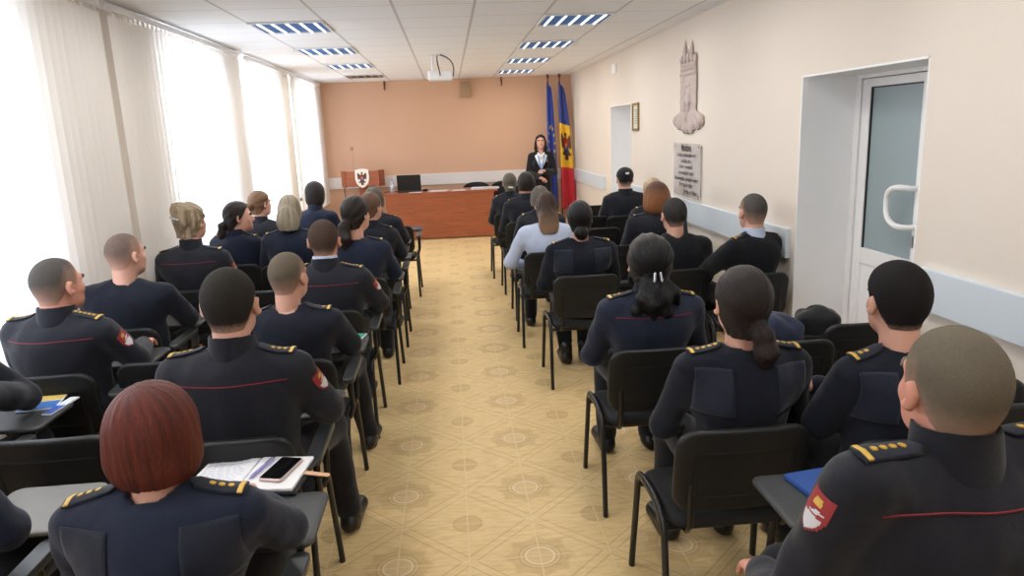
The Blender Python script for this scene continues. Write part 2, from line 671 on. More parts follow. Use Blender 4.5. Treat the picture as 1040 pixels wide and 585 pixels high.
# window frames and panes
tg = NT('window_glass')
tr, gl, mx = tg.n('ShaderNodeBsdfTransparent'), tg.n('ShaderNodeBsdfGlossy'), tg.n('ShaderNodeMixShader')
gl.inputs['Roughness'].default_value = 0.02
mx.inputs[0].default_value = 0.06
tg.l(tr.outputs[0], mx.inputs[1]); tg.l(gl.outputs[0], mx.inputs[2]); tg.l(mx.outputs[0], tg.o.inputs[0])
M_GLASS = tg.m
for i, (a, b) in enumerate(WINDOWS):
    mb = MB()
    xf = XL - 0.14
    t_ = 0.06
    mb.box2((xf - 0.03, a, SILL), (xf + 0.03, a + t_, HEAD)).box2((xf - 0.03, b - t_, SILL), (xf + 0.03, b, HEAD))
    mb.box2((xf - 0.03, a + t_, SILL), (xf + 0.03, b - t_, SILL + t_)).box2((xf - 0.03, a + t_, HEAD - t_), (xf + 0.03, b - t_, HEAD))
    mid = (a + b) / 2
    mb.box2((xf - 0.03, mid - 0.04, SILL + t_), (xf + 0.03, mid + 0.04, HEAD - t_))
    o = structure(mb, 'window_%d' % (i + 1), M_PVC)
    for p, q in ((a + t_, mid - 0.04), (mid + 0.04, b - t_)):
        MB().box2((xf - 0.006, p, SILL + t_), (xf + 0.006, q, HEAD - t_)).build('pane', M_GLASS, o, smooth=False)
    MB().box2((XL - 0.11, a, SILL - 0.04), (XL2 - 0.001, b, SILL + 0.0)).build('window_sill', M_PVC, o, smooth=False)

# door reveals (white plaster linings), thresholds and the white glazed door
def reveal(i, a, b):
    mb = MB()
    mb.box2((XR - 0.0005, b - 0.012, 0), (XR + 0.44, b - 0.0002, DH))
    mb.box2((XR - 0.0005, a + 0.0002, 0), (XR + 0.44, a + 0.012, DH))
    mb.box2((XR - 0.0005, a, DH - 0.012), (XR + 0.44, b, DH - 0.0002))
    structure(mb, 'trim_%d' % i, M_WHITE)
reveal(1, *D1)
reveal(2, *D2)
structure(MB().box2((XR + 0.02, D1[0] + 0.012, 0), (XR + 0.449, D1[1] - 0.012, 0.10)), 'trim_3', M_BROWN)
XD = XR + 0.36
def pvc_leaf(parent, y0, y1, z0, z1, glass):
    st = 0.085
    mb = MB()
    mb.box2((XD, y0, z0), (XD + 0.05, y0 + st, z1)).box2((XD, y1 - st, z0), (XD + 0.05, y1, z1))
    for zz, hh_ in ((z0, st), (0.84, 0.10), (z1 - 0.05, 0.05)):
        mb.box2((XD, y0 + st, zz), (XD + 0.05, y1 - st, zz + hh_))
    mb.build('door_leaf', M_PVC, parent, smooth=False, bevel=0.004)
    MB().box2((XD + 0.015, y0 + st, z0 + st), (XD + 0.04, y1 - st, 0.84)).build('door_panel', M_WHITE, parent, smooth=False)
    MB().box2((XD + 0.018, y0 + st, 0.84 + st), (XD + 0.03, y1 - st, z1 - 0.05)).build('door_pane', glass, parent, smooth=False)
    g = MB()
    for q in ((y0 + st, y0 + st + 0.008), (y1 - st - 0.008, y1 - st)):
        g.box2((XD + 0.008, q[0], 0.84 + st), (XD + 0.018, q[1], z1 - 0.05))
    for q in ((0.84 + st, 0.848 + st), (z1 - 0.058, z1 - 0.05)):
        g.box2((XD + 0.008, y0 + st, q[0]), (XD + 0.018, y1 - st, q[1]))
    g.build('gasket', M_FRAME, parent, smooth=False)
M_FROST = mat('frosted_door_glass', (150, 166, 170), 0.35, nscale=40, namp=0.05)
mb = MB()
mb.box2((XD - 0.01, D1[1] - 0.07, 0.10), (XD + 0.06, D1[1] - 0.012, DH - 0.012))
mb.box2((XD - 0.01, D1[0] + 0.012, 0.10), (XD + 0.06, D1[0] + 0.07, DH - 0.012))
mb.box2((XD - 0.01, D1[0] + 0.07, DH - 0.035), (XD + 0.06, D1[1] - 0.07, DH - 0.012))
door = structure(mb, 'door_1', M_PVC)
pvc_leaf(door, 3.76, 4.435, 0.11, DH - 0.04, M_FROST)
pvc_leaf(door, 3.355, 3.755, 0.11, DH - 0.04, M_FROST)
hy = 3.81
pts = [(XD, hy, 1.36), (XD - 0.05, hy, 1.36)] + bez((XD - 0.05, hy, 1.36), (XD - 0.10, hy + 0.03, 1.37), (XD - 0.07, hy + 0.19, 1.37), (XD - 0.06, hy + 0.20, 1.28), 8) + \
      bez((XD - 0.06, hy + 0.20, 1.26), (XD - 0.07, hy + 0.19, 1.13), (XD - 0.10, hy + 0.03, 1.14), (XD - 0.05, hy, 1.14), 8) + [(XD, hy, 1.14)]
MB().tube(pts, 0.016, 12).build('door_handle', M_PVC, door, angle=80)
MB().box2((XD - 0.012, hy - 0.014, 1.02), (XD, hy + 0.014, 1.09)).build('keyhole_plate', M_METAL, door, smooth=False, bevel=0.003)
mb = MB()
mb.box2((XR + 0.30, D2[0] + 0.012, 0), (XR + 0.34, D2[1] - 0.012, DH - 0.012))
door2 = structure(mb, 'door_2', M_PVC)
MB().box2((XR + 0.285, D2[0] + 0.12, 0.2), (XR + 0.30, D2[1] - 0.12, 0.9)).box2((XR + 0.285, D2[0] + 0.12, 1.0), (XR + 0.30, D2[1] - 0.12, 1.9)).build('door_panel', M_WHITE, door2, smooth=False, bevel=0.004)

# wall rails and skirting
structure(MB().box2((XR - 0.035, 4.57, 0.85), (XR, 8.78, 1.05)), 'trim_4', M_STRIP, bevel=0.003)
structure(MB().box2((XR - 0.035, 10.33, 0.85), (XR, YF - 0.03, 1.05)), 'trim_5', M_STRIP, bevel=0.003)
structure(MB().box2((XR - 0.035, YB + 0.01, 0.85), (XR, 3.2, 1.05)), 'trim_6', M_STRIP, bevel=0.003)
structure(MB().box2((XL2 + 0.12, YF - 0.03, 0.85), (XR - 0.002, YF, 1.05)), 'trim_7', M_STRIPB, bevel=0.003)
structure(MB().box2((XR - 0.02, YB, 0), (XR, D1[0], 0.08)).box2((XR - 0.02, D1[1], 0), (XR, D2[0], 0.08)).box2((XR - 0.02, D2[1], 0), (XR, YF, 0.08)), 'baseboard_right', M_BROWN, bevel=0.004)
structure(MB().box2((XL2, YF - 0.02, 0), (XR - 0.02, YF, 0.08)), 'baseboard_back', M_BROWN, bevel=0.004)
structure(MB().box2((XL2, YB, 0), (XL2 + 0.02, YF - 0.02, 0.08)), 'baseboard_left', M_BROWN, bevel=0.004)

# ------------------------------------------------------------------ vertical blinds
tb = NT('blind_fabric')
df, tl, mx = tb.n('ShaderNodeBsdfDiffuse'), tb.n('ShaderNodeBsdfTranslucent'), tb.n('ShaderNodeMixShader')
cc = tb.mix(tb.noise(90, tb.mapping(tb.coord(), (1, 1, 6))), srgb(238, 234, 228), srgb(246, 242, 237))
tb.l(cc, df.inputs[0]); tb.l(cc, tl.inputs[0])
mx.inputs[0].default_value = 0.33
tb.l(df.outputs[0], mx.inputs[1]); tb.l(tl.outputs[0], mx.inputs[2]); tb.l(mx.outputs[0], tb.o.inputs[0])
M_BLIND = tb.m
BL = [(-1.5, 1.35, 8, 'cream vertical blind beside the camera end of the window wall'),
      (1.55, 4.97, 9, 'large cream vertical blind, nearest along the left window wall'),
      (5.13, 8.02, 19, 'cream vertical blind with open striped slats behind the woman with blonde updo'),
      (8.36, 10.42, 12, 'cream vertical blind behind the woman with the gingery bun'),
      (10.62, 12.95, 12, 'farthest cream vertical blind, in the corner next to the lectern')]
def make_blind(a, b, ang, label):
    t = empty('vertical_blind', (BLX, (a + b) / 2, 0))
    tag(t, label, 'blind', 'vertical blinds on the window wall')
    L = b - a
    MB().box2((-0.02, -L / 2, 2.63), (0.02, L / 2, 2.672)).build('head_rail', M_PVC, t, smooth=False, bevel=0.004)
    n = int(L / 0.082)
    mb = MB()
    rg = random.Random(int(a * 10))
    for i in range(n):
        y = -L / 2 + (i + 0.5) * L / n
        th = math.radians(ang + rg.uniform(-3, 3))
        dx, dy = math.sin(th) * 0.0445, math.cos(th) * 0.0445
        nx, ny = math.cos(th), -math.sin(th)
        ring = []
        for z in (0.62, 2.60):
            for q, bow in ((-1, 0), (0, 0.006), (1, 0)):
                ring.append((dx * q + nx * bow, y + dy * q + ny * bow, z))
        mb.add(ring, [(0, 1, 4, 3), (1, 2, 5, 4)])
        mb.box((0, y, 2.615), (0.012, 0.02, 0.035))
    mb.build('slats', M_BLIND, t, angle=80)
    # bottom chain
    MB().tube([(0.0, -L / 2 + 0.03, 0.63), (0.0, L / 2 - 0.03, 0.63)], 0.003, 6).build('link_chain', M_PVC, t)
    return t
for q in BL:
    make_blind(*q)

# ------------------------------------------------------------------ ceiling lamps
FILL_POWER = 16.0  # strength of the fill light added under the ceiling fixtures
M_PAN = mat('blue_reflection_louvre', (120, 152, 196), 0.3, 0.3)  # bluish reflections of the mirror louvre, put into its base colour
M_PANB = mat('brown_dull_louvre', (120, 98, 84), 0.4, 0.4)
M_RIM = mat('white_lamp_rim', (225, 226, 228), 0.45)
te = NT('streak_glow')  # glow put in for the window streaks reflected by the louvre ridges
te.b.inputs['Base Color'].default_value = (0.9, 0.95, 1, 1)
te.b.inputs['Emission Color'].default_value = (0.92, 0.97, 1, 1)
te.b.inputs['Emission Strength'].default_value = 1.6
M_TUBE = te.m
M_TUBEOFF = mat('unlit_tube', (160, 140, 125), 0.4)
def make_lamp(x, y, glow, label):
    t = empty('ceiling_light', (x, y, H))
    tag(t, label, 'ceiling light', 'square louvred ceiling lights')
    f = MB()
    for sx in (-1, 1):
        f.box((sx * 0.29, 0, -0.008), (0.02, 0.60, 0.016)).box((0, sx * 0.29, -0.008), (0.56, 0.02, 0.016))
    f.build('rim', M_RIM, t, smooth=False)
    MB().box((0, 0, -0.002), (0.56, 0.56, 0.003)).build('reflector', M_PAN if glow else M_PANB, t, smooth=False)
    for k in range(5):
        MB().tube([(-0.224 + 0.112 * k, -0.275, -0.012), (-0.224 + 0.112 * k, 0.275, -0.012)], 0.010, 8).build('tube', M_TUBE if glow else M_TUBEOFF, t)  # ridges with their reflected streaks, built as tubes
    l = MB()
    for k in range(8):
        l.box((0, -0.245 + 0.07 * k, -0.008), (0.56, 0.003, 0.010))
    if glow:
        ld = bpy.data.lights.new('fill_light', 'AREA')  # added fill light; the fixtures themselves read as switched off
        ld.shape, ld.size, ld.energy, ld.color = 'SQUARE', 0.5, FILL_POWER, (1.0, 0.98, 0.95)
        link(bpy.data.objects.new('fill_light', ld), t).location = (0, 0, -0.03)
    l.build('louvre', M_PAN if glow else M_PANB, t, smooth=False)
    return t
for k, y in enumerate((6.48, 8.28, 10.08, 11.88)):
    make_lamp(-1.248, y, k < 3, ['largest louvred ceiling light of the row beside the blinds', 'second louvred ceiling light of the row beside the blinds', 'third louvred ceiling light of the row beside the blinds', 'dull brown unlit ceiling light at the back end of the blinds row'][k])
    make_lamp(1.152, y, True, ['largest louvred ceiling light of the row on the relief side', 'second louvred ceiling light of the row on the relief side', 'third louvred ceiling light of the row on the relief side', 'smallest louvred ceiling light of the relief side row, nearest the flags'][k])
for k, y in enumerate((4.68, 2.88, 1.08)):  # rows continued out of view, given the added fill light too
    make_lamp(-1.248, y, True, 'louvred ceiling light above the left block, %s row of those over the audience' % ('first', 'second', 'third')[k])
    make_lamp(1.152, y, True, 'louvred ceiling light above the right block, %s row of those over the audience' % ('first', 'second', 'third')[k])

# projector on its ceiling bracket
t = tag(empty('projector', (-0.05, 9.1, 0)), 'white ceiling projector hanging on a bracket with dangling black cables', 'projector')
MB().slab(rrect(0.30, 0.24, 0.03), lambda a, b, c: (a, b, 2.44 + c), 0.10, 0.012).build('body', M_PVC, t)
MB().tube([(-0.09, 0.0, 2.49), (-0.09, 0.0, 2.685)], 0.012, 10).box((-0.09, 0, 2.683), (0.09, 0.09, 0.008)).box((-0.09, 0, 2.495), (0.12, 0.1, 0.012)).build('bracket', M_PVC, t)
MB().tube(bez((-0.02, -0.02, 2.69), (-0.04, -0.03, 2.6), (-0.01, -0.1, 2.55), (0.0, -0.13, 2.44), 10), 0.007, 8).build('cable', M_FRAME, t)
MB().tube(bez((0.0, -0.02, 2.69), (0.10, -0.05, 2.66), (0.20, -0.12, 2.6), (0.155, -0.09, 2.43), 12), 0.007, 8).build('cable', M_FRAME, t)
MB().lathe([(0.03, 0), (0.035, 0.02)], (0, 0, 0)).build('lens', M_FRAME, t).matrix_local = Matrix.Translation((0.07, 0.115, 2.44)) @ Matrix.Rotation(-PI / 2, 4, 'X')

# small fixtures on the walls
t = tag(empty('back_wall_vent', (0.35, YF, 2.49)), 'small tan vent box high on the back wall', 'speaker')  # brownish vent box with a slatted grille
M_TAN = mat('tan_plastic', (176, 146, 112), 0.7)
MB().box((0, -0.05, 0), (0.18, 0.10, 0.26)).build('cabinet', M_TAN, t, smooth=False, bevel=0.008)
g = MB()
for k in range(11):
    g.box((0, -0.102, -0.1 + 0.02 * k), (0.15, 0.006, 0.009))
g.build('grille', M_TAN, t, smooth=False)
M_DBR = mat('dark_brown_metal', (96, 62, 44), 0.5, 0.3)
for x, lb in ((-1.06, 'small brown ceiling hook on the back wall above the laptop'), (1.0, 'small brown ceiling hook on the back wall near the flags')):
    t = tag(empty('wall_hook', (x, YF, 2.62)), lb, 'hook')
    MB().tube([(0, -0.012, 0.06), (0, -0.03, 0.0), (0, -0.05, -0.04), (0, -0.03, -0.075), (0, -0.01, -0.06)], 0.011, 8).build('hook', M_DBR, t)
    MB().box((0, -0.004, 0.03), (0.03, 0.008, 0.09)).build('plate', M_DBR, t, smooth=False, bevel=0.002)
t = tag(empty('wall_socket', (-1.72, YF, 1.55)), 'small socket with a thin conduit below it, on the back wall above the lectern', 'socket')
MB().box((0, -0.012, 0), (0.05, 0.024, 0.06)).build('socket_box', M_TAN, t, smooth=False, bevel=0.004)
MB().box((0, -0.006, -0.25), (0.014, 0.012, 0.44)).build('conduit', M_WALLB, t, smooth=False)
t = tag(empty('wall_vent', (XR, 9.68, 2.5)), 'small pale plastic vent high on the right wall', 'vent')
MB().box((-0.012, 0, 0), (0.024, 0.2, 0.12)).build('vent_box', M_PVC, t, smooth=False, bevel=0.004)
g = MB()
for k in range(5):
    g.box((-0.026, 0, -0.04 + 0.02 * k), (0.004, 0.16, 0.008))
g.build('vent_slats', M_WHITE, t, smooth=False)
t = tag(empty('picture_frame', (XR, 8.58, 1.86)), 'small gold framed certificate beside the doorway on the right wall', 'picture frame')
f = MB()
for s in (-1, 1):
    f.box((-0.012, s * 0.125, 0), (0.024, 0.025, 0.32)).box((-0.012, 0, s * 0.1475), (0.024, 0.225, 0.025))
f.build('frame', mat('gold_frame', (150, 120, 70), 0.4, 0.3), t, smooth=False, bevel=0.003)
MB().box((-0.005, 0, 0), (0.006, 0.225, 0.27)).build('certificate', mat('certificate_paper', (206, 214, 196), 0.5), t, smooth=False)
g = MB()
for k in range(7):
    g.box((-0.0085, 0, 0.08 - 0.025 * k), (0.001, 0.15 - 0.02 * (k % 3), 0.008))
g.build('printed_lines', mat('green_print', (110, 130, 105), 0.6), t, smooth=False)
# ------------------------------------------------------------------ front of the room
tw = NT('red_brown_veneer')
co = tw.coord()
f = tw.noise(3.0, tw.mapping(co, (1.2, 8, 14)), 5, 0.6)
tw.l(tw.ramp(f, [(0.3, srgb(138, 76, 46)), (0.55, srgb(156, 86, 52)), (0.75, srgb(170, 96, 60))]), tw.b.inputs['Base Color'])
tw.b.inputs['Roughness'].default_value = 0.38
M_WOOD = tw.m
t = tag(empty('conference_desk', (-0.19, 12.42, 0)), 'long reddish brown front desk with a plain veneer panel, carrying the laptop and papers', 'desk')
MB().slab(rrect(1.95, 0.66, 0.02), lambda a, b, c: (a, b, 0.785 + c), 0.032, 0.004).build('desktop', M_WOOD, t)
MB().box2((-0.90, -0.31, 0.02), (0.90, -0.285, 0.768)).build('front_panel', M_WOOD, t, smooth=False, bevel=0.003)
for sx in (-1, 1):
    MB().box2((sx * 0.90 - 0.0125, -0.283, 0), (sx * 0.90 + 0.0125, 0.29, 0.768)).build('side_panel', M_WOOD, t, smooth=False, bevel=0.003)
MB().box2((-0.88, 0.05, 0.60), (0.88, 0.07, 0.766)).build('rear_rail', M_WOOD, t, smooth=False, bevel=0.003)
DT = 0.802
# laptop, its black lid towards the room
t = tag(empty('laptop', (-0.70, 12.40, DT)), 'open black laptop on the left end of the desk, lid towards the room', 'laptop')
MB().slab(rrect(0.40, 0.27, 0.015), lambda a, b, c: (a, b + 0.02, 0.012 + c), 0.022, 0.004).build('keyboard_base', M_BLK, t)
lt = 0.16
MB().slab(rrect(0.40, 0.27, 0.012), lambda a, b, c: (a, -0.115 - (b + 0.135) * math.sin(lt) + c * math.cos(lt), 0.027 + (b + 0.135) * math.cos(lt) + c * math.sin(lt)), 0.012, 0.003).build('screen_lid', M_BLK, t)
MB().slab(rrect(0.09, 0.06, 0.02), lambda a, b, c: (a, b, c), 0.035, 0.01).build('mouse', M_BLK, tag(empty('computer_mouse', (-0.44, 12.38, DT + 0.018)), 'small black computer mouse beside the laptop', 'mouse'))
t = tag(empty('water_bottle', (-0.99, 12.36, DT)), 'clear plastic water bottle with a blue cap beside the laptop', 'bottle')
tb_ = NT('clear_plastic')
tb_.b.inputs['Transmission Weight'].default_value = 0.75
tb_.b.inputs['Base Color'].default_value = (0.9, 0.95, 1, 1)
tb_.b.inputs['Roughness'].default_value = 0.12
tb_.b.inputs['IOR'].default_value = 1.2
MB().lathe([(0.028, 0), (0.032, 0.01), (0.032, 0.05), (0.029, 0.06), (0.032, 0.07), (0.032, 0.13), (0.024, 0.165), (0.013, 0.19), (0.013, 0.205)], seg=20).build('bottle_body', tb_.m, t, angle=60)
MB().lathe([(0.015, 0.203), (0.015, 0.225)], seg=16).build('cap', mat('blue_cap', (70, 110, 180), 0.4), t)
MB().lathe([(0.0335, 0.072), (0.0335, 0.125)], seg=20).build('paper_band', mat('pale_band', (190, 205, 225), 0.5), t)
M_PAPER = mat('white_paper', (236, 236, 238), 0.6)
for x, y, rz, wd, dp, th, lb in ((-0.58, 12.19, 0.1, 0.21, 0.15, 0.004, 'single white sheet lying in front of the laptop'),
                           (-0.22, 12.28, -0.3, 0.29, 0.21, 0.012, 'white papers spread to the right of the laptop'),
                           (0.14, 12.20, 0.2, 0.24, 0.17, 0.006, 'lone white booklet in the middle of the desk'),
                           (0.49, 12.30, 0.05, 0.26, 0.20, 0.03, 'taller white stack of papers on the right half of the desk'),
                           (0.70, 12.35, -0.2, 0.22, 0.2, 0.022, 'white paper stack at the right end of the desk')):
    n = max(1, int(th / 0.005))
    t = tag(empty('paper_stack', (x, y, DT), rz), lb, 'papers', 'papers on the front desk')
    rg = random.Random(int(x * 100))
    for k in range(n):
        ox, oy, a_ = rg.uniform(-0.02, 0.02), rg.uniform(-0.02, 0.02), rg.uniform(-0.15, 0.15)
        hh = th / n
        MB().slab(rrect(wd, dp, 0.004), lambda a, b, c, k=k: (a * math.cos(a_) - b * math.sin(a_) + ox, a * math.sin(a_) + b * math.cos(a_) + oy, hh * (k + 0.5) + c), hh * 0.9, 0.001).build('sheet', M_PAPER, t)

M_PAD = mat('black_office_fabric', (26, 26, 29), 0.8, nscale=80)
for x, lb in ((0.46, 'rounded black chair back showing above the middle of the desk'), (0.97, 'rounded black chair back behind the right end of the desk')):
    t = tag(empty('office_chair', (x, 12.93, 0)), lb, 'chair', 'chairs behind the desk')
    ov = [(0.26 * math.copysign(abs(math.cos(a)) ** 0.8, math.cos(a)), 0.17 * math.copysign(abs(math.sin(a)) ** 0.8, math.sin(a))) for a in [2 * PI * k / 40 for k in range(40)]]
    MB().slab(ov, lambda a, b, c: (a, 0.13 + c - 0.5 * a * a + 0.08 * b, 0.70 + b), 0.05, 0.02).build('backrest', M_PAD, t, angle=80)
    MB().slab(rrect(0.44, 0.36, 0.1), lambda a, b, c: (a, b - 0.10, 0.45 + c), 0.06, 0.02).build('seat', M_PAD, t, angle=80)
    MB().tube([(0, -0.05, 0.42), (0, 0.12, 0.43), (0, 0.165, 0.50), (0, 0.155, 0.62)], 0.014, 8, flat=0.6).build('back_bar', M_FRAME, t, angle=80)
    MB().tube([(0, -0.10, 0.05), (0, -0.10, 0.42)], 0.025, 12).build('column', M_FRAME, t, angle=60)
    for q in range(5):
        a = PI / 2 + 2 * PI * q / 5
        leg = MB().tube([(0, -0.10, 0.09), (0.22 * math.cos(a), -0.10 + 0.22 * math.sin(a), 0.06)], [0.02, 0.014], 8).build('leg', M_FRAME, t)
        MB().lathe([(0.012, 0.002), (0.024, 0.006), (0.024, 0.044), (0.012, 0.048)], (0.22 * math.cos(a), -0.10 + 0.22 * math.sin(a), 0), 12).build('caster', M_FRAME, leg)

# emblem shapes, drawn as cells that follow a surface
def in_poly(poly, x, y):
    c = False
    n = len(poly)
    for i in range(n):
        x1, y1 = poly[i]
        x2, y2 = poly[i - 1]
        if (y1 > y) != (y2 > y) and x < (x2 - x1) * (y - y1) / (y2 - y1) + x1:
            c = not c
    return c
EAGLE = [(0, 0.50), (0.07, 0.48), (0.12, 0.40), (0.06, 0.36), (0.07, 0.28), (0.14, 0.27), (0.22, 0.34), (0.34, 0.44), (0.40, 0.40), (0.42, 0.24), (0.40, 0.05), (0.34, -0.12),
         (0.26, -0.08), (0.20, -0.02), (0.17, -0.16), (0.26, -0.26), (0.34, -0.24), (0.30, -0.34), (0.14, -0.34), (0.12, -0.50), (0, -0.54)]
EAGLE = EAGLE + [(-x, y) for x, y in EAGLE[::-1][1:-1]]
SHIELD = [(-0.11, 0.17), (0.11, 0.17), (0.11, -0.06), (0.07, -0.15), (0, -0.2), (-0.07, -0.15), (-0.11, -0.06)]
def cells(poly, fn, n=84, ext=0.56):
    mb = MB()
    st = 2 * ext / n
    for i in range(n):
        for j in range(n):
            x, y = -ext + i * st, -ext + j * st
            if in_poly(poly, x + st / 2, y + st / 2):
                mb.add([fn(x, y), fn(x + st, y), fn(x + st, y + st), fn(x, y + st)], [(0, 1, 2, 3)])
    return mb
M_EAGLE = mat('emblem_brown', (92, 60, 40), 0.6)
M_RED = mat('emblem_red', (196, 40, 44), 0.6)
M_BLUE = mat('emblem_blue', (36, 70, 150), 0.6)
M_GOLD = mat('emblem_gold', (226, 180, 60), 0.5)
def coat_of_arms(parent, fn):
    cells(EAGLE, lambda x, y: fn(x, y, 1)).build('emblem_eagle', M_EAGLE, parent)
    cells([(x, y) for x, y in SHIELD if y > -0.02] + [(0.11, 0.0), (-0.11, 0.0)], lambda x, y: fn(x, y, 2), 84).build('emblem_shield_top', M_RED, parent)
    cells([(-0.11, 0.0), (0.11, 0.0), (0.11, -0.06), (0.07, -0.15), (0, -0.2), (-0.07, -0.15), (-0.11, -0.06)], lambda x, y: fn(x, y, 2), 84).build('emblem_shield_base', M_BLUE, parent)
    cells([(-0.05, 0.06), (0.05, 0.06), (0.03, -0.05), (0, -0.1), (-0.03, -0.05)], lambda x, y: fn(x, y, 3), 90).build('emblem_ox_head', M_GOLD, parent)
    cells([(-0.06, 0.36), (-0.02, 0.37), (-0.02, 0.44), (-0.06, 0.42)], lambda x, y: fn(x, y, 2), 60).build('emblem_beak', M_GOLD, parent)

# lectern
t = tag(empty('lectern', (-1.52, 12.85, 0)), 'wooden lectern bearing a white shield with an eagle coat of arms', 'lectern')
MB().slab(rrect(0.50, 0.42, 0.03), lambda a, b, c: (a, b, 0.02 + c), 0.04, 0.01).build('base', M_WOOD, t)
MB().box((0, 0.02, 0.49), (0.17, 0.16, 0.90)).build('column', M_WOOD, t, smooth=False, bevel=0.01)
MB().box((0, -0.17, 1.04), (0.56, 0.025, 0.26)).build('front_board', M_WOOD, t, smooth=False, bevel=0.004)
for s in (-1, 1):
    MB().box((s * 0.32, -0.115, 1.04), (0.025, 0.17, 0.28), (0, 0, -s * 0.55)).build('side_board', M_WOOD, t, smooth=False, bevel=0.004)
MB().box((0, 0.0, 1.08), (0.60, 0.36, 0.025), (0.30, 0, 0)).build('reading_desk', M_WOOD, t, smooth=False, bevel=0.004)
sh = [(-0.115, 0.15), (-0.05, 0.165), (0, 0.17), (0.05, 0.165), (0.115, 0.15), (0.12, 0.0), (0.10, -0.08), (0.06, -0.13), (0, -0.165), (-0.06, -0.13), (-0.10, -0.08), (-0.12, 0.0)]
e = MB().slab(sh, lambda a, b, c: (a, -0.192 - c, 1.045 + b), 0.018, 0.004).build('shield', mat('shield_white', (232, 226, 214), 0.45), t)
coat_of_arms(e, lambda x, y, k: (x * 0.19, -0.2015 - 0.0012 * k, 1.05 + y * 0.22))
MB().tube(bez((-1.86, 13.14, 1.0), (-1.95, 13.05, 0.75), (-1.85, 13.0, 0.62), (-1.78, 12.98, 0.55), 10) + bez((-1.78, 12.98, 0.55), (-1.7, 12.95, 0.45), (-1.66, 12.93, 0.2), (-1.62, 13.1, 0.01), 8)[1:], 0.008, 8).build('power_cable', M_FRAME, None)
tag(bpy.data.objects['power_cable'], 'black cable hanging off the wall rail at the left of the lectern', 'cable')
tag(MB().tube(bez((-0.90, 12.46, 0.812), (-1.05, 12.46, 0.812), (-1.20, 12.45, 0.85), (-1.23, 12.42, 0.68), 10) + bez((-1.22, 12.42, 0.68), (-1.27, 12.4, 0.5), (-1.30, 12.42, 0.25), (-1.32, 12.6, 0.008), 10)[1:], 0.007, 8).build('laptop_cable', M_FRAME, None), 'black laptop cable running off the left end of the desk to the floor', 'cable')

# flags
M_FPOLE = mat('flag_pole_wood', (96, 52, 36), 0.4)
def cloth_mat(name, c):
    return mat(name, c, 0.7, nscale=30, namp=0.06, sheen=0.2)
M_FB, M_FY, M_FR, M_EU = cloth_mat('flag_blue', (44, 62, 140)), cloth_mat('flag_yellow', (240, 190, 40)), cloth_mat('flag_red', (200, 34, 50)), cloth_mat('flag_deep_blue', (38, 66, 158))
def make_flag(name, label, x0, y0, lean, wtop, wbot, ztop, zbot, mats_v, ph):
    t = tag(empty(name, (x0, y0, 0)), label, 'flag', 'furled flags in the corner')
    MB().lathe([(0.085, 0), (0.085, 0.03), (0.04, 0.06), (0.025, 0.12)], seg=20).build('stand', M_FRAME, t)
    MB().tube([(0, 0, 0.05), (0, 0, ztop + 0.06)], 0.013, 10).build('pole', M_FPOLE, t)
    MB().lathe([(0.006, ztop + 0.05), (0.022, ztop + 0.07), (0.024, ztop + 0.10), (0.012, ztop + 0.14), (0.001, ztop + 0.165)], seg=12).build('finial', M_FPOLE, t)
    def F(u, v, off=0.0):
        z = ztop + (zbot - ztop) * v - 0.10 * u * (1 - v)
        wd = wtop + (wbot - wtop) * (v ** 0.7)
        x = -0.03 + lean * v + wd * u
        amp = 0.016 + 0.035 * v
        y = -0.045 + amp * math.sin(u * 2 * PI * 1.5 + ph + 0.6 * v) + 0.008 * math.sin(u * 23 + v * 5)
        return (x, y - off, z)
    nu, nv = 44, 60
    V, Fc, mi = [], [], []
    for j in range(nv + 1):
        for i in range(nu + 1):
            V.append(F(i / nu, j / nv))
    for j in range(nv):
        for i in range(nu):
            a = j * (nu + 1) + i
            Fc.append((a, a + nu + 1, a + nu + 2, a + 1))
            vv = (j + 0.5) / nv
            mi.append(next(k for k, (lim, _) in enumerate(mats_v) if vv <= lim))
    o = mesh_obj('cloth', V, Fc, [m_ for _, m_ in mats_v], t, mi=mi)
    md = o.modifiers.new('solid', 'SOLIDIFY')
    md.thickness = 0.003
    md.offset = 1
    return t, o, F
t, o, F = make_flag('national_flag', 'blue yellow and red flag with an eagle emblem, in the right corner', 2.00, 12.88, 0.02, 0.09, 0.29, 2.56, 0.34, [(0.315, M_FB), (0.665, M_FY), (1.0, M_FR)], 3.0)
coat_of_arms(o, lambda x, y, k: F(0.50 + x * (1.05 if k == 1 else 1.5), 0.49 - y * (0.22 if k == 1 else 0.32), 0.005 + 0.003 * k))
t, o, F = make_flag('european_flag', 'deep blue flag with yellow stars, behind the standing woman', 1.80, 12.92, -0.03, 0.08, 0.20, 2.56, 0.36, [(1.0, M_EU)], 3.2)
for k in range(12):
    a = 2 * PI * k / 12
    cu, cv = 0.52 + 0.34 * math.sin(a), 0.46 - 0.13 * math.cos(a)
    st = []
    for q in range(10):
        r_ = 1.0 if q % 2 == 0 else 0.4
        st.append((0.5 * r_ * math.sin(q * PI / 5), 0.5 * r_ * math.cos(q * PI / 5)))
    cells(st, lambda x, y: F(cu + x * 0.30, cv - y * 0.036, 0.010), 34).build('star', M_GOLD, o)

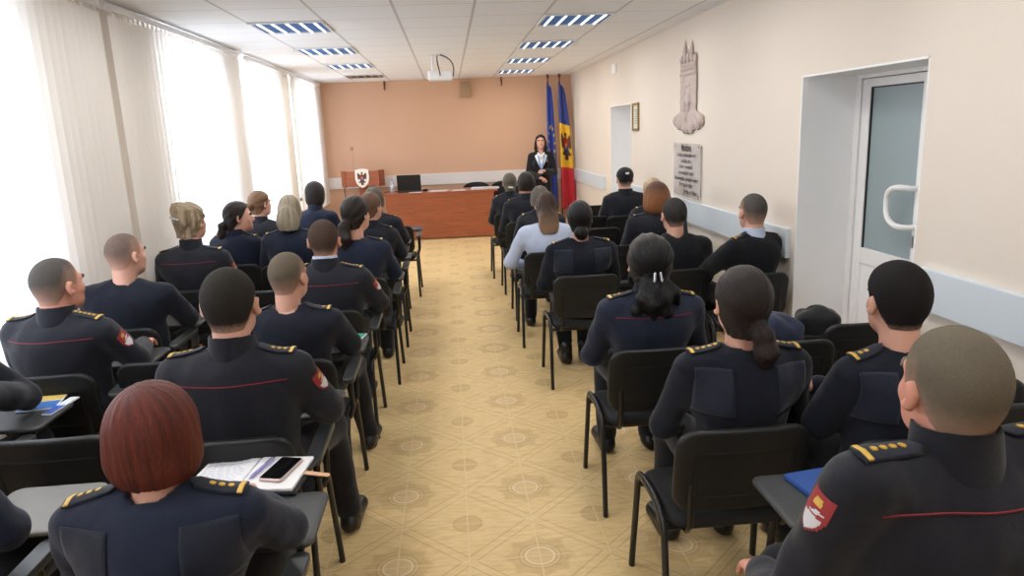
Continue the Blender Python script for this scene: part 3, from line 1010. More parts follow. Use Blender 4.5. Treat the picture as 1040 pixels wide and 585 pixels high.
# carved relief of a crowned head on the right wall
def relief():
    P = [rbox((0, 0.006, 0.38), (0.175, 0.022, 0.24), 0.02, 0.01), ell((0, 0.028, 0.385), (0.100, 0.045, 0.150), 0.01)]
    S = []
    P += [cone((0, 0.070, 0.425), (0, 0.088, 0.345), 0.012, 0.022, 0.008), cone((0, 0.03, 0.30), (0, 0.04, 0.13), 0.075, 0.03, 0.012)]
    for s in (-1, 1):
        P += [cone((s * 0.014, 0.068, 0.445), (s * 0.075, 0.052, 0.452), 0.012, 0.010, 0.006), cone((s * 0.012, 0.080, 0.315), (s * 0.075, 0.058, 0.285), 0.014, 0.008, 0.004),
              ell((s * 0.042, 0.058, 0.418), (0.020, 0.016, 0.011), 0.002), ell((s * 0.062, 0.050, 0.36), (0.024, 0.020, 0.03), 0.01)]
        S.append(ell((s * 0.042, 0.078, 0.418), (0.030, 0.020, 0.018), 0.004))
        for q in range(3):
            a = 0.112 + 0.032 * q
            for m in range(8):      # wavy locks of hair at the sides
                z0, z1 = 0.56 - 0.052 * m, 0.56 - 0.052 * (m + 1)
                P.append(cone((s * (a + 0.008 * (m % 2)), 0.030 - 0.004 * q, z0), (s * (a + 0.008 * ((m + 1) % 2)), 0.030 - 0.004 * q, z1), 0.015, 0.015, 0.003))
    for q in range(-3, 4):          # grooves of the beard
        S.append(cone((q * 0.022, 0.085, 0.27), (q * 0.012, 0.066, 0.14), 0.006, 0.004, 0.003))
    S.append(cone((-0.03, 0.092, 0.296), (0.03, 0.092, 0.296), 0.008, 0.008, 0.003))
    for z, r in ((0.555, 0.017), (0.635, 0.014)):   # crown bands, beads and points
        P.append(cone((-0.178, 0.036, z), (0.178, 0.036, z), r, r, 0.003))
    P.append(rbox((0, 0.018, 0.595), (0.178, 0.020, 0.045), 0.01, 0.004))
    for q in range(7):
        P.append(ell((-0.15 + 0.05 * q, 0.045, 0.595), (0.017, 0.017, 0.020), 0.002))
    for a, zt in ((-0.165, 0.735), (-0.095, 0.870), (-0.01, 0.775), (0.075, 0.840), (0.16, 0.730)):
        zm = 0.64 + (zt - 0.64) * 0.45
        P += [cone((a, 0.024, 0.63), (a, 0.026, zm), 0.016, 0.030, 0.003), cone((a, 0.026, zm), (a * 1.02, 0.022, zt), 0.030, 0.003, 0.003)]
        S.append(cone((a, 0.062, 0.66), (a, 0.062, zt - 0.03), 0.008, 0.004, 0.003))
    for k in range(9):              # leafy collar with a scalloped lower edge
        a = -0.32 + 0.08 * k
        zz = 0.035 + 0.018 * abs(k - 4) - 0.015 * (k % 2)
        P += [cone((a * 0.48, 0.020, 0.20), (a, 0.022, zz + 0.03), 0.028, 0.046, 0.004), ell((a, 0.020, zz + 0.012), (0.048, 0.030, 0.040), 0.004)]
        S.append(cone((a * 0.52, 0.056, 0.18), (a, 0.072, zz + 0.0), 0.010, 0.012, 0.003))
    f = Field(P, 0.0065, 0.03, S)
    f.cut(lambda p: 0.0 - p[..., 1])
    f.wrinkle(0.002, (60, 60, 60), 3)
    V, Fc = f.mesh()
    W = np.stack([XR - V[:, 1] * 0.62 - 0.001, 6.665 - V[:, 0] * 1.12, 1.655 + V[:, 2]], 1)
    return W, Fc[:, ::-1]
V, Fc = relief()
tag(mesh_obj('wall_relief', V, Fc, mat('mauve_plaster', (190, 174, 168), 0.7, nscale=14, namp=0.12, bump=0.5, bscale=60, bdist=0.006)), 'tall mauve plaster relief of a crowned bearded head on the right wall', 'relief')

# acrylic plaque with lettering below the relief
t = tag(empty('wall_plaque', (XR, 6.67, 1.33)), 'clear acrylic plaque with dark lettering under the crowned relief', 'plaque')
tp = NT('acrylic')
tr, gl, df, m1, m2 = tp.n('ShaderNodeBsdfTransparent'), tp.n('ShaderNodeBsdfGlossy'), tp.n('ShaderNodeBsdfDiffuse'), tp.n('ShaderNodeMixShader'), tp.n('ShaderNodeMixShader')
gl.inputs['Roughness'].default_value = 0.1
df.inputs[0].default_value = srgb(226, 222, 220)
m1.inputs[0].default_value = 0.45
m2.inputs[0].default_value = 0.08
tp.l(tr.outputs[0], m1.inputs[1]); tp.l(df.outputs[0], m1.inputs[2]); tp.l(m1.outputs[0], m2.inputs[1]); tp.l(gl.outputs[0], m2.inputs[2]); tp.l(m2.outputs[0], tp.o.inputs[0])
MB().slab(rrect(0.76, 0.50, 0.008), lambda a, b, c: (-0.022 + c, -a, b), 0.006, 0.002).build('acrylic_plate', tp.m, t)
for a in (-0.345, 0.345):
    for b in (-0.22, 0.22):
        m_ = MB().lathe([(0.012, 0), (0.012, 0.03)], seg=14)
        o = m_.build('standoff', M_METAL, t)
        o.matrix_local = Matrix.Translation((0, -a, b)) @ Matrix.Rotation(-PI / 2, 4, 'Y')
M_INK = mat('dark_letters', (58, 46, 44), 0.6)
LINES = [('Moldova', .0, .37, 130, .074, 0), ('n-a fost a str\u0103mo\u0219ilor mei,', 0, .73, 192, .050, 0), ('n-a fost a mea,', 0, .38, 240, .050, 0), ('\u0219i nu e a voastr\u0103,', 0, .50, 287, .050, 0),
         ('ci a urma\u0219ilor vo\u0219tri', 0, .56, 340, .050, 0), ('\u0219i a urma\u0219ilor urma\u0219ilor vo\u0219tri', 0, .85, 390, .050, 0), ('\u00een veacul vecilor', 0, .50, 432, .050, 0), ('\u0218tefan cel Mare', .17, .52, 492, .064, 1)]
def text_mesh(body, name, m, parent):
    cu = bpy.data.curves.new('lettering_curve', 'FONT')
    cu.body = body
    cu.align_x, cu.align_y = 'CENTER', 'CENTER'
    cu.offset = 0.03
    to = bpy.data.objects.new('lettering_curve', cu)
    COL.objects.link(to)
    dg = bpy.context.evaluated_depsgraph_get()
    me = bpy.data.meshes.new_from_object(to.evaluated_get(dg))
    bpy.data.objects.remove(to)
    bpy.data.curves.remove(cu)
    V = np.array([v.co for v in me.vertices])
    Fc = [list(p.vertices) for p in me.polygons]
    bpy.data.meshes.remove(me)
    V[:, :2] -= (V[:, :2].max(0) + V[:, :2].min(0)) / 2
    return V, Fc
for body, ca, wd, yy, hh, _ in LINES:
    V, Fc = text_mesh(body, 'lettering', M_INK, t)
    sx = wd * 0.76 / (V[:, 0].max() - V[:, 0].min())
    sy = hh / (V[:, 1].max() - V[:, 1].min())
    b0 = 0.25 - (yy - 95) / (530 - 95) * 0.50
    W = np.stack([np.full(len(V), -0.0265), -(V[:, 0] * sx + ca * 0.76), V[:, 1] * sy + b0], 1)
    mesh_obj('lettering', W, Fc, M_INK, t, smooth=False)
# ------------------------------------------------------------------ chairs
M_SEAT = mat('black_upholstery', (26, 27, 30), 0.8, nscale=90, namp=0.2, bump=0.3, bscale=700)
M_ARM = mat('grey_black_armrest', (52, 56, 58), 0.4)
M_TAB = mat('dark_writing_board', (60, 62, 64), 0.45, nscale=12, namp=0.06)
M_TABG = mat('worn_grey_writing_board', (122, 120, 116), 0.5, nscale=9, namp=0.12)
CH = 0.795
def back_pt(a, b, c):
    """a across, b up from -.15 to .15, c through the thickness (+ = rear)"""
    lean = 0.16
    y = -0.21 - (b + 0.15) * lean - c + 0.35 * a * a
    return (a, y, CH - 0.155 + b)
def make_chair(name, board=None):
    t = empty(name)
    MB().slab(rrect(0.455, 0.42, 0.07, 6), lambda a, b, c: (a, b + 0.01, 0.432 + c - 0.02 * (b / 0.21) ** 2 * (b > 0)), 0.05, 0.02).build('seat', M_SEAT, t, angle=80)
    MB().slab(rrect(0.455, 0.31, 0.07, 6), back_pt, 0.034, 0.012).build('backrest', M_BLK, t, angle=80)
    g = MB()
    pts = [back_pt(a * 0.33, b * 0.17 - 0.01, 0.0175) for a, b in ((-.5, .5), (-.25, .5), (0, .5), (.25, .5), (.5, .5), (.5, 0.2), (.5, -.2), (.5, -.5), (.25, -.5), (0, -.5), (-.25, -.5), (-.5, -.5), (-.5, -.2), (-.5, .2))]
    g.tube(pts, 0.003, 6, closed=True)
    g.build('moulded_rib', M_BLK, t.children[1])
    for yy in (0.17, -0.15):
        MB().tube([(-0.235, yy, 0.395), (0.235, yy, 0.395)], 0.011, 8).build('crossbar', M_FRAME, t, angle=80)
    for s in (-1, 1):
        f = MB()
        f.tube([(s * 0.17, -0.10, 0.40), (s * 0.17, -0.19, 0.40), (s * 0.17, -0.222, 0.44), (s * 0.17, -0.224, 0.52), (s * 0.17, -0.232, 0.60)], 0.012, 8, flat=0.6)
        f.build('back_support', M_FRAME, t, angle=80)
    for s in (-1, 1):
        xo = s * 0.245
        MB().tube([(xo + s * 0.012, 0.235, 0.001), (xo, 0.185, 0.37)] + bez((xo, 0.185, 0.37), (xo, 0.18, 0.44), (xo, 0.15, 0.462), (xo, 0.02, 0.462), 8)[1:], 0.0185, 10, flat=0.66, up=(1, 0, 0)).build('leg', M_FRAME, t, angle=80)
        MB().tube([(xo + s * 0.012, -0.27, 0.001), (xo, -0.175, 0.38)] + bez((xo, -0.175, 0.38), (xo, -0.16, 0.445), (xo, -0.12, 0.462), (xo, 0.02, 0.462), 8)[1:], 0.0185, 10, flat=0.66, up=(1, 0, 0)).build('leg', M_FRAME, t, angle=80)
    if board:
        for s in (1,):
            xo = s * 0.272
            MB().tube([(xo - s * 0.02, 0.02, 0.462), (xo, 0.03, 0.50), (xo, 0.06, 0.62), (xo, 0.05, 0.652)], 0.013, 8).build('arm_post', M_FRAME, t, angle=80)
            MB().tube([(xo - s * 0.02, -0.12, 0.45), (xo, -0.12, 0.50), (xo, -0.14, 0.60), (xo, -0.12, 0.648)], 0.013, 8).build('arm_post', M_FRAME, t, angle=80)
            MB().slab(rrect(0.055, 0.36, 0.026, 6), lambda a, b, c: (xo + a, b - 0.02, 0.664 + c - 0.14 * max(0.0, -b - 0.08) ** 1.4), 0.026, 0.01).build('armrest', M_ARM, t, angle=80)
        MB().slab(rrect(0.30, 0.30, 0.035, 6), lambda a, b, c: ((0.03 if board == 'front' else 0.155) + a, (0.53 if board == 'front' else 0.30) + b, 0.690 + c), 0.016, 0.005).build('writing_board', M_TABG if board == 'grey' else M_TAB, t, angle=60)
        MB().tube([(0.272, 0.08, 0.655), (0.262, 0.22, 0.672), (0.15, 0.50 if board == 'front' else 0.30, 0.676)], 0.012, 8).build('board_bracket', M_FRAME, t)
    return t
PROTO = {}
def chair(x, y, rz, label, board=None):
    key = board
    if key not in PROTO:
        PROTO[key] = o = make_chair('meeting_chair' if not board else 'tablet_arm_chair', board)
    else:
        o = copy_tree(PROTO[key])
    o.location = (x, y, 0)
    o.rotation_euler = (0, 0, rz)
    tag(o, label, 'chair', 'black meeting chairs')
    return o

# ------------------------------------------------------------------ people: materials
def skin_mat(name, col):
    t = NT(name)
    c = srgb(col)
    co = t.coord()
    f = t.noise(14, co, 3)
    t.l(t.mix(f, (c[0] * 0.93, c[1] * 0.85, c[2] * 0.82, 1), (min(1, c[0] * 1.04), c[1], c[2], 1)), t.b.inputs['Base Color'])
    t.b.inputs['Roughness'].default_value = 0.5
    t.b.inputs['Subsurface Weight'].default_value = 0.12
    t.b.inputs['Subsurface Radius'].default_value = (0.012, 0.005, 0.003)
    t.b.inputs['Subsurface Scale'].default_value = 1.0
    t.bump(t.noise(350, co, 3), 0.08, 0.001)
    return t.m
SKIN = skin_mat('skin', (214, 168, 148))
SKINP = skin_mat('ruddy_skin', (214, 156, 136))

_hm = {}
def hair_mat(name, root, tip, rough=0.42, short=False):
    if name in _hm:
        return _hm[name]
    t = NT(name)
    at = t.n('ShaderNodeAttribute', attribute_name='strand')
    fa = t.n('ShaderNodeAttribute', attribute_name='fade')
    tp_ = t.n('ShaderNodeAttribute', attribute_name='tip')
    a, b = srgb(root), srgb(tip)
    if short:
        n1 = t.noise(900, t.coord(), 3, 0.7)
    else:
        n1 = t.noise(3.2, at.outputs['Vector'], 6, 0.75)
    k = t.n('ShaderNodeMapRange')
    t.l(n1, k.inputs[0])
    k.inputs[1].default_value, k.inputs[2].default_value = 0.32, 0.68
    dk = lambda c, q: (c[0] * q, c[1] * q, c[2] * q, 1)
    cr = t.mix(k.outputs[0], dk(a, 0.5), dk(a, 1.25))
    ct = t.mix(k.outputs[0], dk(b, 0.6), dk(b, 1.3))
    c = t.mix(tp_.outputs['Fac'], cr, ct)
    sk = srgb(206, 160, 138)
    c = t.mix(fa.outputs['Fac'], c, sk)
    t.l(c, t.b.inputs['Base Color'])
    t.b.inputs['Roughness'].default_value = 0.8 if short else rough
    t.b.inputs['Specular IOR Level'].default_value = 0.15 if short else 0.24
    t.bump(n1, 0.75, 0.005 if not short else 0.003)
    _hm[name] = t.m
    return t.m

def cloth(name, col, rough=0.85, weave=900, sheen=0.15):
    if name in _mc:
        return _mc[name]
    t = NT(name)
    c = srgb(col)
    co = t.coord()
    f = t.noise(7, co, 3)
    t.l(t.mix(f, tuple(v * 0.82 for v in c[:3]) + (1,), tuple(min(1, v * 1.18) for v in c[:3]) + (1,)), t.b.inputs['Base Color'])
    t.b.inputs['Roughness'].default_value = rough
    t.b.inputs['Specular IOR Level'].default_value = 0.25
    t.b.inputs['Sheen Weight'].default_value = sheen
    hh = t.math('ADD', t.math('MULTIPLY', t.noise(weave, co, 2), 0.3), t.math('MULTIPLY', t.noise(16, t.mapping(co, (1, 1, 1.8)), 3), 1.6))
    t.bump(hh, 0.35, 0.006)
    _mc[name] = t.m
    return t.m
M_TUNIC = cloth('dark_navy_uniform', (27, 29, 38))
M_TUNICB = cloth('blue_navy_uniform', (24, 32, 52))
M_KNIT = cloth('navy_knit', (22, 26, 38), 0.95, 500, 0.1)
M_KNITB = cloth('black_knit', (17, 19, 25), 0.95, 500, 0.1)
M_PANEL = cloth('navy_woven_panel', (26, 32, 48), 0.75)
M_TROU = cloth('navy_trousers', (21, 23, 31))
M_SHIRT = cloth('pale_blue_shirt', (190, 202, 226), 0.75, sheen=0)
M_BLOUSE = cloth('white_blouse', (226, 230, 238), 0.7, sheen=0)
M_SUIT = cloth('black_suit', (22, 23, 27), 0.75)
M_SHOE = mat('black_leather', (18, 18, 19), 0.4)
M_PIPE = mat('dark_red_piping', (120, 26, 38), 0.7)
M_PATCHR = mat('patch_red', (150, 44, 46), 0.7)
M_PATCHW = mat('patch_silver', (206, 204, 208), 0.6)
M_BRAID = mat('gold_braid', (206, 168, 70), 0.45, 0.25)
M_BOARD = cloth('shoulder_board_cloth', (20, 27, 42), 0.8)
M_EYE = mat('eye_white', (232, 228, 222), 0.25)
M_IRIS = mat('iris_brown', (58, 36, 24), 0.25)
M_LIP = mat('lips', (178, 92, 88), 0.45)
M_CAP = cloth('black_cap', (16, 17, 20), 0.8)

# ------------------------------------------------------------------ people: shapes
CORE = [ell((0, -0.015, 0.012), (0.077, 0.097, 0.093), 0.03), ell((0, 0.03, -0.045), (0.062, 0.060, 0.085), 0.03), ell((0, 0.038, -0.085), (0.052, 0.052, 0.040), 0.03),
        cone((0, -0.032, -0.06), (0, -0.036, -0.22), 0.055, 0.062, 0.03)]
def head_field(h, wide=1.0):
    P = list(CORE)
    P += [ell((0, 0.074, -0.108), (0.022, 0.018, 0.016), 0.02), cone((-0.036, 0.072, 0.012), (0.036, 0.072, 0.012), 0.013, 0.013, 0.015),
          cone((0, 0.086, 0.0), (0, 0.106, -0.036), 0.007, 0.012, 0.008), cone((-0.011, 0.092, -0.042), (0.011, 0.092, -0.042), 0.008, 0.008, 0.008)]
    for s in (-1, 1):
        P.append(ell((s * 0.036, 0.058, -0.038), (0.024, 0.024, 0.022), 0.02))
        P.append(ell((s * 0.087, -0.013, -0.018), (0.008, 0.018, 0.031), 0.006, (0.15, 0, s * -0.65)))
        P.append(ell((s * 0.079, -0.004, -0.043), (0.008, 0.010, 0.012), 0.006))
    P += [cone((-0.018, 0.084, -0.069), (0.018, 0.084, -0.069), 0.007, 0.007, 0.006), cone((-0.014, 0.083, -0.079), (0.014, 0.083, -0.079), 0.0075, 0.0075, 0.005)]
    S = []
    for s in (-1, 1):
        S.append(ell((s * 0.032, 0.093, -0.009), (0.016, 0.0125, 0.0065), 0.006))
        S.append(ell((s * 0.097, -0.004, -0.016), (0.009, 0.010, 0.018), 0.004))
    return Field(P, h, 0.012, S)

def core_dist(P):
    d = np.full(P.shape[:-1], 0.3)
    for p in CORE:
        d = smin(d, pdist(p, P), 0.03)
    return d
CREW = ([-.14, -.06, -.035, -.012, .012, .03, .055, .085, .12], [-.088, -.085, -.055, -.012, -.012, -.010, .055, .080, .10])
TIED = ([-.14, -.06, -.02, .015, .05, .075, .12], [-.115, -.105, -.055, -.005, .045, .078, .10])

def hair_mesh(sp, h):
    """hair in head space; returns verts, faces, strand, fade, tip"""
    st = sp['style']
    tie = np.array(sp.get('tie', (0, -0.115, -0.02)))
    short = st in ('crew', 'short')
    t = sp.get('t', {'crew': 0.004, 'short': 0.012}.get(st, 0.014))
    P = []
    zb = sp.get('len', -0.14)
    if st == 'bob':
        v = sp.get('vol', 1.0)
        P = [ell((0, -0.018, 0.012), (0.094 * v, 0.113 * v, 0.103), 0.02), ell((0, -0.022, -0.05), (0.100 * v, 0.100 * v, 0.105), 0.04)]
        if zb < -0.16:
            P += [ell((0, -0.090, -0.11), (0.092 * v, 0.058, 0.10), 0.04), ell((0, -0.142, zb + 0.075), (0.092 * v, 0.040, 0.12), 0.05)]
        elif zb < -0.12:
            P.append(ell((0, -0.035, zb * 0.62), (0.096 * v, 0.072 * v, abs(zb) * 0.52), 0.04))
    ext = [tuple(p) for p in sp.get('extra', [])]
    lo = np.min([pbox(p)[0] for p in P + ext] + [np.array((-0.125, -0.15, -0.17))], 0) - 0.02
    hi = np.max([pbox(p)[1] for p in P + ext] + [np.array((0.115, 0.115, 0.135))], 0) + 0.02
    f = Field([ell((0, 0, 0), (0.01, 0.01, 0.01))], h, lo=lo, hi=hi)
    A = f.all()
    if st == 'bob':
        D = np.full(f.D.shape, 0.2)
        for p in P:
            D = smin(D, pdist(p, A), p[3])
        edge = 0.004 * vnoise(A, (60, 60, 1), 5)
        D = np.maximum(D, zb + edge - A[..., 2])
        yf = sp.get('face', 0.05)
        D = np.maximum(D, np.minimum(A[..., 1] - yf + 0.3 * np.minimum(A[..., 2] + 0.05, 0), 0.062 - A[..., 2]))
    else:
        cur = CREW if short else TIED
        zm = np.interp(A[..., 1], *cur)
        thick = t * np.clip((A[..., 2] - zm) / 0.05, 0.25, 1) if short else t
        if st == 'short':
            thick = thick + 0.008 * np.clip(A[..., 2] / 0.08, 0, 1) * np.clip((A[..., 1] + 0.1) / 0.15, 0, 1)
        D = core_dist(A) - thick
        D = np.maximum(D, (zm - A[..., 2]) * 0.8)
    for p in ext:
        k = p[3] if p[0] == 'ell' else p[5]
        D = smin(D, pdist(p, A), k)
    f.D = D
    def strand(Q):
        if st == 'bob':
            d = Q - np.array((sp.get('part', 0.0), -0.025, 0.10))
            rad = d[..., :2] / np.maximum(np.linalg.norm(d[..., :2], axis=-1, keepdims=True), 0.012)
            wv = 1.5 * vnoise(Q, (16, 16, 9), 21)
            return np.stack([rad[..., 0] * 14 + wv, rad[..., 1] * 14 - wv, Q[..., 2] * 7], -1)
        c = np.array((0, 0, 0.0))
        n = (tie - c) / np.linalg.norm(tie - c)
        d = Q - tie
        al = d @ n
        r = d - al[..., None] * n
        rl = np.linalg.norm(r, axis=-1, keepdims=True)
        r = r / np.maximum(rl, 0.012)
        tail = (Q[..., 2] < tie[2] - 0.015) & (Q[..., 1] < tie[1] + 0.05)
        return np.stack([np.where(tail, Q[..., 0] * 90, r[..., 0] * 9), np.where(tail, Q[..., 1] * 60, (r[..., 1] + r[..., 2]) * 9), np.where(tail, Q[..., 2] * 6, rl[..., 0] * 10)], -1)
    m = np.abs(f.D) < 4 * h
    idx = np.nonzero(m)
    Q = np.stack([f.ax[i][idx[i]] for i in range(3)], -1)
    if not short:
        f.D[idx] += sp.get('amp', 0.0028) * (vnoise(strand(Q), 1.0, 3) + 0.6 * vnoise(strand(Q), 2.3, 4))
    else:
        f.D[idx] += 0.0008 * vnoise(Q, 300, 3)
    V, Fc = f.mesh()
    fade = np.zeros(len(V))
    if short:
        zm = np.interp(V[:, 1], *CREW)
        nz = 0.5 * vnoise(V, 60, 9) + 0.5 * vnoise(V, 220, 8)
        fl = sp.get('fade', 0.06)
        fade = np.clip(1 - (V[:, 2] - zm + nz * 0.012) / fl, 0, 1) * sp.get('fademax', 0.75)
        fade = np.clip(fade + sp.get('thin', 0.0) * (0.7 + 0.3 * nz), 0, 0.9)
    tip = np.clip((sp.get('tip0', -0.02) - V[:, 2]) / sp.get('tipr', 0.12), 0, 1)
    if sp.get('alltip'):
        tip = np.clip(0.5 + 0.6 * vnoise(strand(V), 0.7, 11), 0, 1)
    return V, Fc, strand(V), fade, tip

def hand_template():
    P = [rbox((0, 0.045, 0), (0.038, 0.046, 0.013), 0.012, 0.012), cone((0, -0.05, 0), (0, 0.02, 0), 0.026, 0.026, 0.02)]
    for x, L, b in ((-0.030, 0.074, 0.088), (-0.010, 0.083, 0.092), (0.011, 0.077, 0.089), (0.030, 0.060, 0.080)):
        p = np.array((x, b - 0.012, 0.002))
        an = -0.25
        for q, (fr, r) in enumerate(((0.44, 0.0088), (0.32, 0.008), (0.24, 0.0072))):
            e = p + np.array((x * 0.10, math.cos(an) * L * fr * 1.15, math.sin(an) * L * fr * 1.15))
            P.append(cone(p, e, r, r * 0.93, 0.003 if q else 0.008))
            p, an = e, an - 0.42
    P += [cone((-0.026, 0.012, -0.004), (-0.056, 0.045, -0.012), 0.015, 0.011, 0.012), cone((-0.056, 0.045, -0.012), (-0.060, 0.075, -0.020), 0.0105, 0.0085, 0.003)]
    return Field(P, 0.0036, 0.01).mesh()
HAND = hand_template()

def xform(V, R, c):
    return V @ np.array(R).T + np.array(c)

def person(x, y, rz, T, label, group=None, female=False, sw=None, outfit='tunic', hair=None, hmat=None, head=(0, 0, 0), lean=(0, 0), arms=None, boards=True,
           piping=False, patch=None, shirt=False, face=True, skin=None, res=1, standing=False, feet=None, hs=None, stars=2, panels=False, top=None, turn=0.0, armrest=False, lift=0.0, shrug=0.0, patch_at=0.30):
    sw = sw or (0.93 if female else 1.08)
    hs = hs or (0.97 if female else 1.04)
    skin = skin or SKIN
    zo = T - 1.29 if standing else 0.0
    zs = (T - zo - 0.46) / 0.83
    hj, hh, hr = [(0.0075, 0.0042, 0.0038), (0.0105, 0.0055, 0.0050), (0.0135, 0.0075, 0.0070)][res]
    ct, sn = math.cos(turn), math.sin(turn)
    def J(px, py, pz, up=True):
        k = np.clip((pz - 0.55) / 0.7, 0, 1.2)
        z = (0.46 + (pz - 0.46) * zs * (1 + lift) if pz > 0.46 else pz) + zo
        px *= sw
        if turn and pz > 0.6:
            dy = py + 0.06
            px, py = px * ct - dy * sn, px * sn + dy * ct - 0.06
        return np.array((px + lean[0] * k, py + lean[1] * k, z))
    seed = int(abs(x * 131 + y * 717)) % 9999
    # arms
    A = {}
    for s in (-1, 1):
        d = (arms or {}).get(s)
        if d is None:
            d = ((0.25, 0.05, 0.46 + 0.305 / (zs * (1 + lift))), (0.15, 0.30, 0.46 + 0.300 / (zs * (1 + lift)))) if (s > 0 and armrest) else ((0.245, 0.05, 0.685), (0.12, 0.27, 0.60))
        A[s] = [J(s * 0.185, -0.055, 0.935 + shrug), J(s * d[0][0], d[0][1], d[0][2]), J(s * d[1][0], d[1][1], d[1][2])]
    fem = 0.90 if female else 1.0
    def torso(g):        # g: growth of the garment over the body
        q = sw
        P = [ell(J(0, -0.045, 0.56), (0.180 * q + g, 0.135 + g, 0.12), 0.05), ell(J(0, -0.05, 0.70), (0.165 * q * fem + g, 0.115 + g, 0.17 * zs), 0.06),
             ell(J(0, -0.06, 0.85), (0.182 * q + g, 0.112 + g, 0.16 * zs), 0.05), cone(J(-0.135, -0.06, 0.925 + shrug), J(0.135, -0.06, 0.925 + shrug), 0.058 + g, None, 0.05),
             ell(J(0, -0.085, 0.87), (0.155 * q + g, 0.085 + g, 0.13 * zs), 0.05)]
        if female:
            for s in (-1, 1):
                P.append(ell(J(s * 0.075, 0.030, 0.82), (0.060 + g, 0.050 + g, 0.060 + g), 0.04))
        for s in (-1, 1):
            P.append(cone(J(s * 0.14, -0.06, 0.945 + shrug), J(s * 0.035, -0.052, 0.995), 0.036 + g, 0.034 + g, 0.04))
        return P
    def arm(s, g, w0):
        a, e, b = A[s]
        ra = 0.056 * (0.9 if female else 1.0)
        return [cone(a, e, ra + g, ra * 0.86 + g, 0.03), cone(e, a + (b - a) * 0 + e * 0 + (e + (b - e) * w0) - a, ra * 0.86 + g, ra * 0.66 + g, 0.012)]
    def forearm(s, g, w0):
        a, e, b = A[s]
        ra = 0.056 * (0.9 if female else 1.0)
        return [cone(a, e, ra + g, ra * 0.84 + g, 0.035), cone(e, e + (b - e) * w0, ra * 0.84 + g, ra * 0.62 + g, 0.012)]
    # legs
    legs = []
    for s in (-1, 1):
        if standing:
            legs.append([J(s * 0.085, -0.045, 0.50), np.array((s * 0.08 + 0.0, -0.03, 0.50)), np.array((s * 0.085, -0.05, 0.09)), np.array((s * 0.10, 0.09, 0.03))])
        else:
            kx, ky, fx, fy = (feet or {}).get(s, (0.115, 0.40, 0.12, 0.40))
            legs.append([np.array((s * 0.085 * sw, -0.02, 0.545)), np.array((s * kx, ky, 0.535)), np.array((s * fx, fy, 0.10)), np.array((s * fx + (fx - kx) * 0.15 * s + s * 0.02, fy + 0.15, 0.032))])
    def leg_prims(g):
        P = []
        for L in legs:
            P += [cone(L[0], L[1], 0.078 + g, 0.058 + g, 0.03), cone(L[1], L[2], 0.057 + g, 0.042 + g, 0.02)]
        return P
    # --- body: head and neck, hands, and the trunk and limbs beneath the clothes
    C = J(0, -0.02, 1.29)
    C = np.array((C[0], C[1], T - 0.108 * hs))
    Rh = np.array(Euler((head[1], head[2], head[0]), 'XYZ').to_matrix())
    piv = np.array((0, -0.03, -0.12)) * hs
    def H2W(V):
        return (V * hs - piv) @ Rh.T + piv + C
    hv, hf = head_field(hh).mesh()
    parts = [(H2W(hv), hf)]
    trunk = torso(-0.028) + [q for s in (-1, 1) for q in forearm(s, -0.020, 0.9)] + leg_prims(-0.02)
    nb = J(0, -0.052, 0.95)
    trunk.append(cone(nb, H2W(np.array([(0, -0.034, -0.12)]))[0], 0.05, 0.05, 0.03))
    parts.append(Field(trunk, 0.02, 0.02).cut(lambda p: np.where(p[..., 1] < 0.27, (0.48 if not standing else 0.0) - p[..., 2], -1.0)).mesh())
    for s in (-1, 1):
        a, e, b = A[s]
        Yd = (b - e) / np.linalg.norm(b - e)
        Yd = Yd + np.array((0, 0.25 if not standing else 0.0, 0.0))
        Yd /= np.linalg.norm(Yd)
        Zd = np.array((0.0, 0.0, 1.0)) - Yd * Yd[2]
        if np.linalg.norm(Zd) < 0.2:
            Zd = np.array((s * 1.0, 0.3, 0.0)) - Yd * (Yd[0] * s + 0.3 * Yd[1])
        Zd /= np.linalg.norm(Zd)
        Xd = np.cross(Yd, Zd)
        V = HAND[0] * (0.93 if female else 1.04)
        Fh = HAND[1]
        if s < 0:
            V = V * np.array((-1, 1, 1))
            Fh = Fh[:, ::-1]
        parts.append((xform(V, np.stack([Xd, Yd, Zd], 1), b), Fh))
    V, Fc = join_meshes(parts)
    root = mesh_obj('person', V, Fc, skin)
    root.location = (x, y, 0)
    root.rotation_euler = (0, 0, rz)
    tag(root, label, 'person', group)
    if face:
        for s in (-1, 1):
            for nm, r_, off, m_ in (('eye', 0.0115, 0.0, M_EYE), ('iris', 0.0052, 0.0070, M_IRIS)):
                f = Field([ell((s * 0.032, 0.0730 + off, -0.009), (r_, r_, r_), 0.0)], 0.002 if nm == 'eye' else 0.0014, 0.004)
                v, fc = f.mesh()
                eo = mesh_obj(nm, H2W(v), fc, m_, root if nm == 'eye' else eo)
            v, fc = Field([cone((s * 0.014, 0.0893, 0.012), (s * 0.034, 0.0872, 0.015), 0.0028, 0.0026), cone((s * 0.034, 0.0872, 0.015), (s * 0.052, 0.0768, 0.011), 0.0026, 0.0018)], 0.0016, 0.004).mesh()
            mesh_obj('eyebrow', H2W(v), fc, hmat, root)
        v, fc = Field([ell((0, 0.0885, -0.0695), (0.023, 0.0075, 0.0042), 0.002), ell((0, 0.0880, -0.0785), (0.020, 0.0080, 0.0052), 0.001)], 0.002, 0.004).mesh()
        mesh_obj('lips', H2W(v), fc, M_LIP, root)
    # --- hair
    if hair:
        v, fc, stv, fd, tp_ = hair_mesh(hair, hr)
        ho = mesh_obj('hair', H2W(v), fc, hmat, root, attrs={'strand': stv, 'fade': fd, 'tip': tp_})
        for nm, prims, m_ in hair.get('clips', []):
            v, fc = Field(prims, 0.003, 0.006).mesh()
            mesh_obj(nm, H2W(v), fc, m_, ho)
